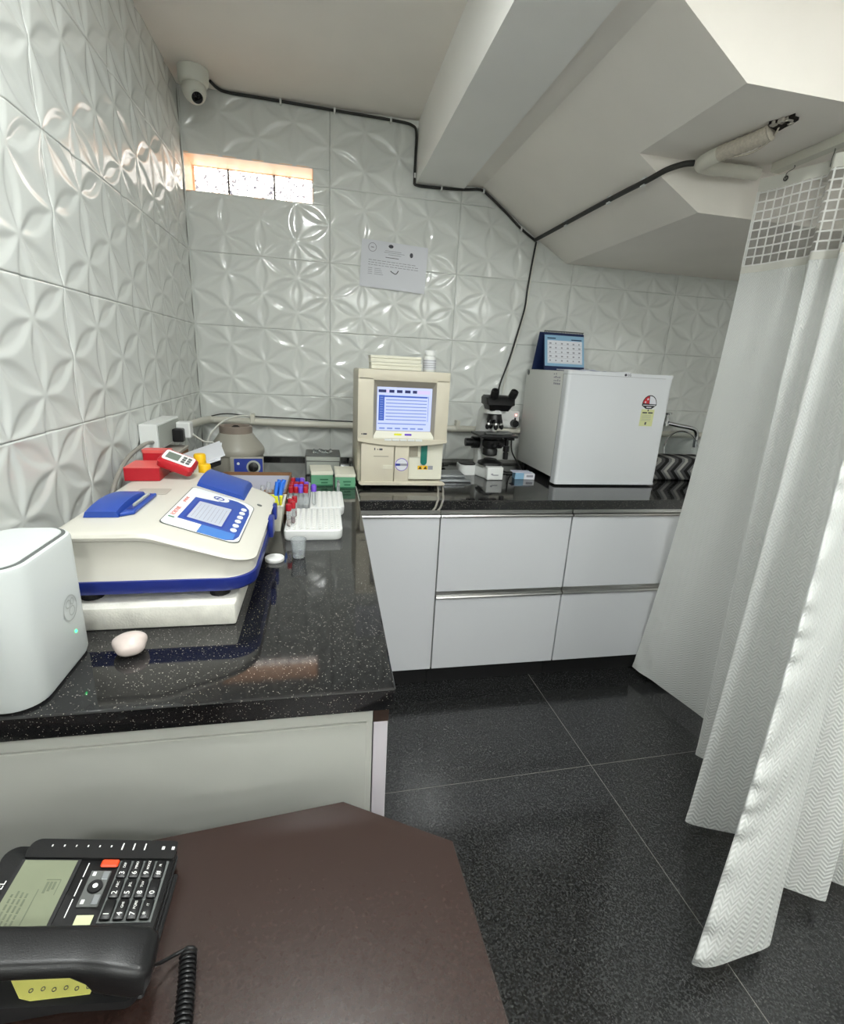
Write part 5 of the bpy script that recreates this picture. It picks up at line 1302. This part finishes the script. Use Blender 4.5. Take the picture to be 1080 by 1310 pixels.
bm = B(); cyl(bm, (RX1 + 0.0002, -1.742, 0.928), (RX1 + 0.0012, -1.742, 0.928), 0.0026, n=12); obj('status_light', bm, 'led_green', rb)

# ================================================================== DESK PHONE
ZP = 0.778
TILT = Matrix.Translation((0.39, 0, ZP)) @ Matrix.Rotation(math.radians(11.5), 4, 'Y') @ Matrix.Translation((-0.39, 0, -ZP))
t = thing('desk_phone', 'black desk telephone with grey display at the lower left of the desk', 'telephone', (0.29, -2.09, 0.75))
def pobj(name, bm, m, parent, smooth=None):
    """phone parts are drawn flat, then tipped up towards the display end"""
    bmesh.ops.transform(bm, matrix=TILT, verts=bm.verts); return obj(name, bm, m, parent, smooth)
bm = B(); prism(bm, [(0.215, 0.7503), (0.388, 0.7503), (0.388, 0.754), (0.215, 0.790)], 'y', -2.160, -2.035, 0.002, 1); obj('foot_wedge', bm, 'black_soft', t)
plan = rrect(0.206, 0.3885, -2.170, -2.020, (0.02, 0.012, 0.006, 0.016), 6)
bm = B(); loft(bm, [[(x, y, z) for x, y in plan] for z in (ZP - 0.022, ZP - 0.012)]); pobj('base', bm, 'black_soft', t, 40)
bm = B(); loft(bm, [[(x, y, z) for x, y in rrect(0.208, 0.3865, -2.128, -2.022, (0.004, 0.004, 0.006, 0.014), 6)] for z in (ZP - 0.0118, ZP - 0.0015)] + [[(x, y, ZP) for x, y in rrect(0.2095, 0.385, -2.1275, -2.0235, (0.004, 0.004, 0.006, 0.014), 6)]]); face = pobj('face', bm, 'black', t, 40)
bm = B(); loft(bm, [[(x, y, z) for x, y in rrect(0.230, 0.3855, -2.0395, -2.0165, (0.003, 0.003, 0.004, 0.010), 6)] for z in (ZP - 0.0118, ZP + 0.004)]); strip = pobj('memory_key_strip', bm, 'black', t, 40)
bm = B()
for k in range(9):
    x = 0.2515 + k * 0.01225; l = 0.004 if k < 6 else 0.009
    box(bm, x, x + 0.0014, -2.0265 - (l - 0.004) * 0.6, -2.0265 + l * 0.6, ZP + 0.0042, ZP + 0.0045)
for x in (0.3690, 0.3800): box(bm, x, x + 0.0032, -2.0285, -2.0245, ZP + 0.0042, ZP + 0.0045)
pobj('strip_print', bm, 'white_print', strip)['kind'] = 'stuff'
def fb(name, m, x0, x1, y0, y1, z0, z1, parent, bev=0):
    b = B(); box(b, x0, x1, y0, y1, z0, z1, bev, 1); return pobj(name, b, m, parent)
fb('display_frame', 'black_soft', 0.2295, 0.2885, -2.1265, -2.0398, ZP + 0.0001, ZP + 0.0018, face)
fb('display', 'lcd', 0.2330, 0.2850, -2.1240, -2.0415, ZP + 0.0019, ZP + 0.0024, face)
bm = B(); random.seed(6)
for r in range(4):
    y = -2.112
    while y < -2.080:
        w = random.uniform(0.003, 0.008); box(bm, 0.2385 + r * 0.0045, 0.2405 + r * 0.0045, y, y + w, ZP + 0.0024, ZP + 0.0026); y += w + 0.0015
box(bm, 0.2605, 0.2615, -2.118, -2.074, ZP + 0.0024, ZP + 0.0026)
for a in range(3): box(bm, 0.2655 + a * 0.0035, 0.2680 + a * 0.0035, -2.078 + a * 0.002, -2.066, ZP + 0.0024, ZP + 0.0026)
box(bm, 0.2640, 0.2780, -2.0640, -2.0632, ZP + 0.0024, ZP + 0.0026); box(bm, 0.2775, 0.2783, -2.080, -2.0640, ZP + 0.0024, ZP + 0.0026)
pobj('display_segments', bm, 'lcd_dark', face)['kind'] = 'stuff'
def ptext(s_, size, x, y, z, parent, name='lettering'):
    text(name, s_, size, 'white_print', TILT @ frame((x, y, z), (0, 1, 0), (-1, 0, 0)), parent, 0.0001)
ptext('BEETEL', 0.0100, 0.2232, -2.0790, ZP + 0.0002, face, 'brand_lettering')
for a, b_ in ((-2.102, -2.083), (-2.080, -2.062), (-2.059, -2.043)):
    fb('label_line', 'white_print', 0.2968, 0.2978, a, b_, ZP + 0.0001, ZP + 0.0005, face)
fb('navigation_pad', 'grey_box', 0.3035, 0.3240, -2.0920, -2.0525, ZP + 0.0001, ZP + 0.0018, face, 0.0006)
bm = B(); cyl(bm, (0.3140, -2.0715, ZP + 0.0019), (0.3140, -2.0715, ZP + 0.0040), 0.0075, 0.0070, 24); pobj('round_button', bm, 'black', face, 40)
bm = B(); cyl(bm, (0.3140, -2.0715, ZP + 0.0041), (0.3140, -2.0715, ZP + 0.0044), 0.0026, n=14); pobj('button_print', bm, 'white_print', face)
for a in ((0.3062, 0.3095, -2.0895, -2.0850), (0.3062, 0.3095, -2.0590, -2.0545)): fb('arrow_print', 'white_print', *a, ZP + 0.0019, ZP + 0.0022, face)
fb('soft_key', 'grey_metal', 0.3165, 0.3232, -2.0905, -2.0800, ZP + 0.0019, ZP + 0.0030, face, 0.0005)
fb('soft_key', 'grey_metal', 0.3165, 0.3232, -2.0635, -2.0540, ZP + 0.0019, ZP + 0.0030, face, 0.0005)
fb('orange_key', 'orange', 0.3100, 0.3285, -2.0490, -2.0400, ZP + 0.0001, ZP + 0.0040, face, 0.0016)['label'] = 'orange key'
fb('paper_label', 'label_green', 0.3080, 0.3240, -2.1180, -2.1000, ZP + 0.0001, ZP + 0.0008, face)
fb('keypad_field', 'groove', 0.3290, 0.3812, -2.1080, -2.0398, ZP + 0.0001, ZP + 0.0005, face)
nums = [['1', '2', '3'], ['4', '5', '6'], ['7', '8', '9'], ['*', '0', '#']]
subs = [['', 'ABC', 'DEF'], ['GHI', 'JKL', 'MNO'], ['PQRS', 'TUV', 'WXYZ'], ['/T', '', '/R']]
for r in range(4):
    for c_ in range(3):
        x = 0.3358 + r * 0.0126; y = -2.0960 + c_ * 0.0222
        bm = B(); box(bm, x - 0.0053, x + 0.0053, y - 0.0106, y + 0.0106, ZP + 0.0006, ZP + 0.0040, 0.0018, 2); pobj('key', bm, 'black', face, 40)
        ptext(nums[r][c_], 0.0078, x, y - 0.0052, ZP + 0.0041, face, 'key_numeral')
        if subs[r][c_]: ptext(subs[r][c_], 0.0036, x, y + 0.0038, ZP + 0.0041, face, 'key_letters')
# handset
def hsec(x, y0, y1, z0, z1, r=0.009):
    return [(x, y, ZP + z) for y, z in rrect(y0, y1, z0, z1, r, 5)]
bm = B()
loft(bm, [hsec(0.186, -2.168, -2.134, 0.010, 0.034), hsec(0.192, -2.173, -2.131, 0.006, 0.039), hsec(0.220, -2.174, -2.130, 0.006, 0.040), hsec(0.236, -2.173, -2.130, 0.014, 0.038), hsec(0.280, -2.172, -2.131, 0.020, 0.038),
          hsec(0.330, -2.172, -2.131, 0.020, 0.038), hsec(0.344, -2.173, -2.131, 0.012, 0.038), hsec(0.352, -2.175, -2.131, 0.004, 0.039), hsec(0.385, -2.180, -2.134, 0.003, 0.039), hsec(0.3945, -2.178, -2.138, 0.004, 0.036), hsec(0.3975, -2.172, -2.144, 0.008, 0.031)])
pobj('handset', bm, 'black', t, 50)
for a, b_ in ((0.356, 0.382), (0.200, 0.222)):
    bm = B(); box(bm, a, b_, -2.166, -2.1285, ZP - 0.0119, ZP + 0.0025, 0.002, 1); pobj('cradle', bm, 'black_soft', t)
bm = B(); prism(bm, [(0.266, -2.140), (0.349, -2.140), (0.346, -2.1625), (0.298, -2.1655), (0.288, -2.163)], 'z', ZP - 0.0119, ZP - 0.0108); yl = pobj('yellow_label', bm, 'sticker_yellow', t); yl['label'] = 'yellow paper label'
bm = B()
for k in range(6): lathe(bm, [(0.0019, ZP - 0.0108), (0.0019, ZP - 0.0105), (0.0013, ZP - 0.0105), (0.0013, ZP - 0.0108)], (0.295 + k * 0.0095, -2.158 + 0.001 * (k % 2), 0), 8, None, False, False)
pobj('label_marks', bm, 'ink_dark', yl)['kind'] = 'stuff'
# coiled cord, lying on the desk
lead = [(0.3965, -2.158, 0.792), (0.400, -2.146, 0.775), (0.409, -2.134, 0.764), (0.418, -2.129, 0.762)]
axis = smooth_path([(0.4225, -2.130, 0.7595), (0.428, -2.160, 0.7595), (0.433, -2.195, 0.7595), (0.440, -2.24, 0.7595), (0.450, -2.30, 0.7595)], 12)
L = [0]
for a, b_ in zip(axis, axis[1:]): L.append(L[-1] + (b_ - a).length)
turns = L[-1] / 0.0044; N = int(turns * 9); coil = []
for i in range(N + 1):
    s_ = L[-1] * i / N; j = max(k for k in range(len(L)) if L[k] <= s_ + 1e-9); j = min(j, len(L) - 2)
    f = (s_ - L[j]) / (L[j + 1] - L[j]); p = axis[j].lerp(axis[j + 1], f); d = (axis[j + 1] - axis[j]).normalized()
    sd = d.cross(Vector((0, 0, 1))).normalized(); w = Vector((0, 0, 1)); a = 2 * PI * turns * i / N + PI / 2
    coil.append(p + (sd * math.cos(a) + w * math.sin(a)) * 0.0072)
bm = B(); tube(bm, smooth_path(lead, 4) + coil, 0.0018, 6, 1)
obj('coiled_cord', bm, 'black', t, 60)

# ================================================================== CURTAIN
t = thing('curtain', 'white woven hospital curtain with a mesh top hanging from the rail on the right', 'curtain', (1.9, -1.3, 0.0))
ZT_, ZB_ = 1.968, 0.05
# ribs: (top x, y), (middle x, y at z=1.0 or None), (bottom x, y)
RIBS = [
    ((1.900, -0.990), (1.985, -0.865), (1.989, -0.745)),
    ((1.925, -1.045), (2.008, -0.960), (2.030, -0.915)),
    ((1.938, -1.105), (2.020, -1.065), (2.068, -1.100)),
    ((1.958, -1.165), (2.020, -1.160), (2.075, -1.240)),
    ((1.930, -1.205), (1.935, -1.215), (1.895, -1.282)),
    ((1.965, -1.250), (1.990, -1.290), (1.985, -1.400)),
    ((1.930, -1.290), (1.850, -1.370), (1.661, -1.525)),
    ((1.975, -1.350), (1.950, -1.450), (1.850, -1.640)),
    ((1.930, -1.400), (1.710, -1.640), (1.406, -1.870)),
    ((1.970, -1.460), (1.830, -1.640), (1.626, -1.867)),
    ((1.935, -1.520), (1.860, -1.640), (1.740, -1.730)),
    ((1.975, -1.580), (1.930, -1.690), (1.868, -1.800)),
    ((1.930, -1.640), (1.920, -1.720), (1.920, -1.745)),
    ((1.975, -1.700), (1.990, -1.800), (2.020, -1.830)),
    ((1.930, -1.760), (1.950, -1.850), (1.980, -1.900)),
]
nR = len(RIBS)
def rib(i, s):
    """point on rib i; s = 0 top .. 1 bottom"""
    a, m_, b_ = RIBS[i]; a = Vector(a); b_ = Vector(b_); m_ = Vector(m_)
    p = a * (1 - s) * (1 - 2 * s) + m_ * 4 * s * (1 - s) + b_ * s * (2 * s - 1)
    return p
def surf(u, s):
    """u in ribs, s in 0..1"""
    i = min(int(u), nR - 2); f = u - i
    P = [rib(max(0, min(nR - 1, k)), s) for k in (i - 1, i, i + 1, i + 2)]
    k = 0.5 * (0.62)
    m1 = (P[2] - P[0]) * k; m2 = (P[3] - P[1]) * k
    h00 = 2 * f ** 3 - 3 * f * f + 1; h10 = f ** 3 - 2 * f * f + f; h01 = -2 * f ** 3 + 3 * f * f; h11 = f ** 3 - f * f
    p = P[1] * h00 + m1 * h10 + P[2] * h01 + m2 * h11
    z = ZT_ + (ZB_ - ZT_) * s
    # puckered seam along rib 8
    w = math.exp(-((u - 8.14) / 0.20) ** 2)
    amp = 0.0085 * w * (0.4 + 0.6 * s) * math.sin(s * 150 + 2.0 * math.sin(s * 31))
    w2 = math.exp(-((u - 8.45) / 0.35) ** 2)
    amp += 0.009 * w2 * s * math.sin(s * 44 + 5 * u + 1.5 * math.sin(s * 17))
    amp += 0.0035 * math.exp(-((u - 0.35) / 0.45) ** 2) * s ** 2 * math.sin(s * 80 - 9 * u)
    amp += 0.007 * math.exp(-((u - 4.7) / 0.35) ** 2) * s ** 3 * math.sin(s * 30 - 14 * u)
    return Vector((p.x - amp * 0.8, p.y - amp * 0.6, z))
def cloth(name, m, s0, s1, us, nrow, parent, th=True):
    bm = B(); uvl = bm.loops.layers.uv.new('UVMap')
    base = [surf(u, 0.6) for u in us]; arc_ = [0]
    for a, b_ in zip(base, base[1:]): arc_.append(arc_[-1] + (b_ - a).length)
    V = [[bm.verts.new(surf(u, s0 + (s1 - s0) * j / nrow)) for u in us] for j in range(nrow + 1)]
    for j in range(nrow):
        for i in range(len(us) - 1):
            f = bm.faces.new((V[j][i], V[j + 1][i], V[j + 1][i + 1], V[j][i + 1])); f.smooth = True
            for lp, (jj, ii) in zip(f.loops, ((j, i), (j + 1, i), (j + 1, i + 1), (j, i + 1))):
                lp[uvl].uv = (arc_[ii], (ZT_ - ZB_) * (s0 + (s1 - s0) * jj / nrow))
    return obj(name, bm, m, parent)
us = [i / 12 for i in range(12 * (nR - 1) + 1)]
# make the puckered strip finer
us = sorted(set(us + [8 + k / 40 for k in range(-16, 30)]))
def sz(z): return (ZT_ - z) / (ZT_ - ZB_)
cloth('cloth_panel', 'curtain', sz(1.725), 1.0, us, 330, t)
cloth('header_band', 'curtain_plain', 0.0, sz(1.934), us, 4, t)
cloth('lower_band', 'curtain_plain', sz(1.7265), sz(1.7065), us, 2, t).location.x = -0.0012
# hem
cloth('hem', 'curtain', sz(0.075), sz(0.0505), us, 2, t).location.x = -0.0015
# mesh band: threads only
ub = []; arc_ = 0; prevp = surf(0, 0.05); u = 0
samples = [k / 400 for k in range(400 * (nR - 1) + 1)]
pitch, thr = 0.0250, 0.0046
cols = []; nxt = 0.0
for u in samples:
    p = surf(u, 0.06); arc_ += (p - prevp).length; prevp = p
    if arc_ >= nxt: cols.append(u); nxt += pitch
bm = B()
za, zb = 1.934, 1.7265; rows_ = int((za - zb) / pitch) + 1
for u in cols:
    du = 0.035
    prev = None
    for k in range(41):
        s = sz(za + (zb - za) * k / 40); a = surf(max(0, u - du), s); b_ = surf(min(nR - 1.001, u + du), s)
        d = (b_ - a).normalized() * thr / 2; c0 = (a + b_) / 2
        cur = (bm.verts.new(c0 - d), bm.verts.new(c0 + d))
        if prev: bm.faces.new((prev[0], cur[0], cur[1], prev[1]))
        prev = cur
for r in range(rows_):
    z = za - 0.004 - r * (za - zb - 0.006) / (rows_ - 1)
    prev = None
    for u in us:
        a = surf(u, sz(z + thr / 2)); b_ = surf(u, sz(z - thr / 2))
        cur = (bm.verts.new(a), bm.verts.new(b_))
        if prev: bm.faces.new((prev[0], prev[1], cur[1], cur[0]))
        prev = cur
for f in bm.faces: f.smooth = True
o = obj('mesh_band', bm, 'mesh_thread', t); o['kind'] = 'stuff'
cloth('fine_net', 'net_film', sz(1.9335), sz(1.7270), us, 6, t).location.x = 0.0012
# eyelets and hooks
for u in (1.25, 3.4, 4.6, 6.2, 8.2, 10.2, 12.2):
    p = surf(u, sz(1.953)); q_ = surf(u + 0.05, sz(1.953)); d = (q_ - p).normalized(); nrm_ = d.cross(Vector((0, 0, 1)))
    Em = frame(p, d, (0, 0, 1))
    bm = B(); lathe(bm, [(0.0075, -0.0015), (0.0075, 0.0015), (0.0035, 0.0015), (0.0035, -0.0015)], (0, 0, 0), 16, Em, False, False); e_ = obj('eyelet', bm, 'steel', t, 50)
    bm = B(); tube(bm, [p + Vector((0, 0, -0.002)), p + Vector((-0.004, -0.003, 0.012)), Vector((1.950, p.y, 1.982)), Vector((1.950, p.y, 1.990))], 0.0012, 6, 4); obj('hook', bm, 'steel', t, 50)
# rail
t = thing('curtain_rail', 'white square curtain rail fixed under the stairs at upper right', 'rail', (1.95, -1.6, 1.985))
bm = B(); box(bm, 1.934, 1.966, -3.2, -0.985, 1.9905, 2.0165, 0.001, 1); obj('rail', bm, 'pvc', t)
for y in (-2.0, -2.6, -3.15):
    bm = B(); cyl(bm, (1.950, y, 2.0166), (1.950, y, HC), 0.006, n=10); obj('hanger_rod', bm, 'pvc', t)
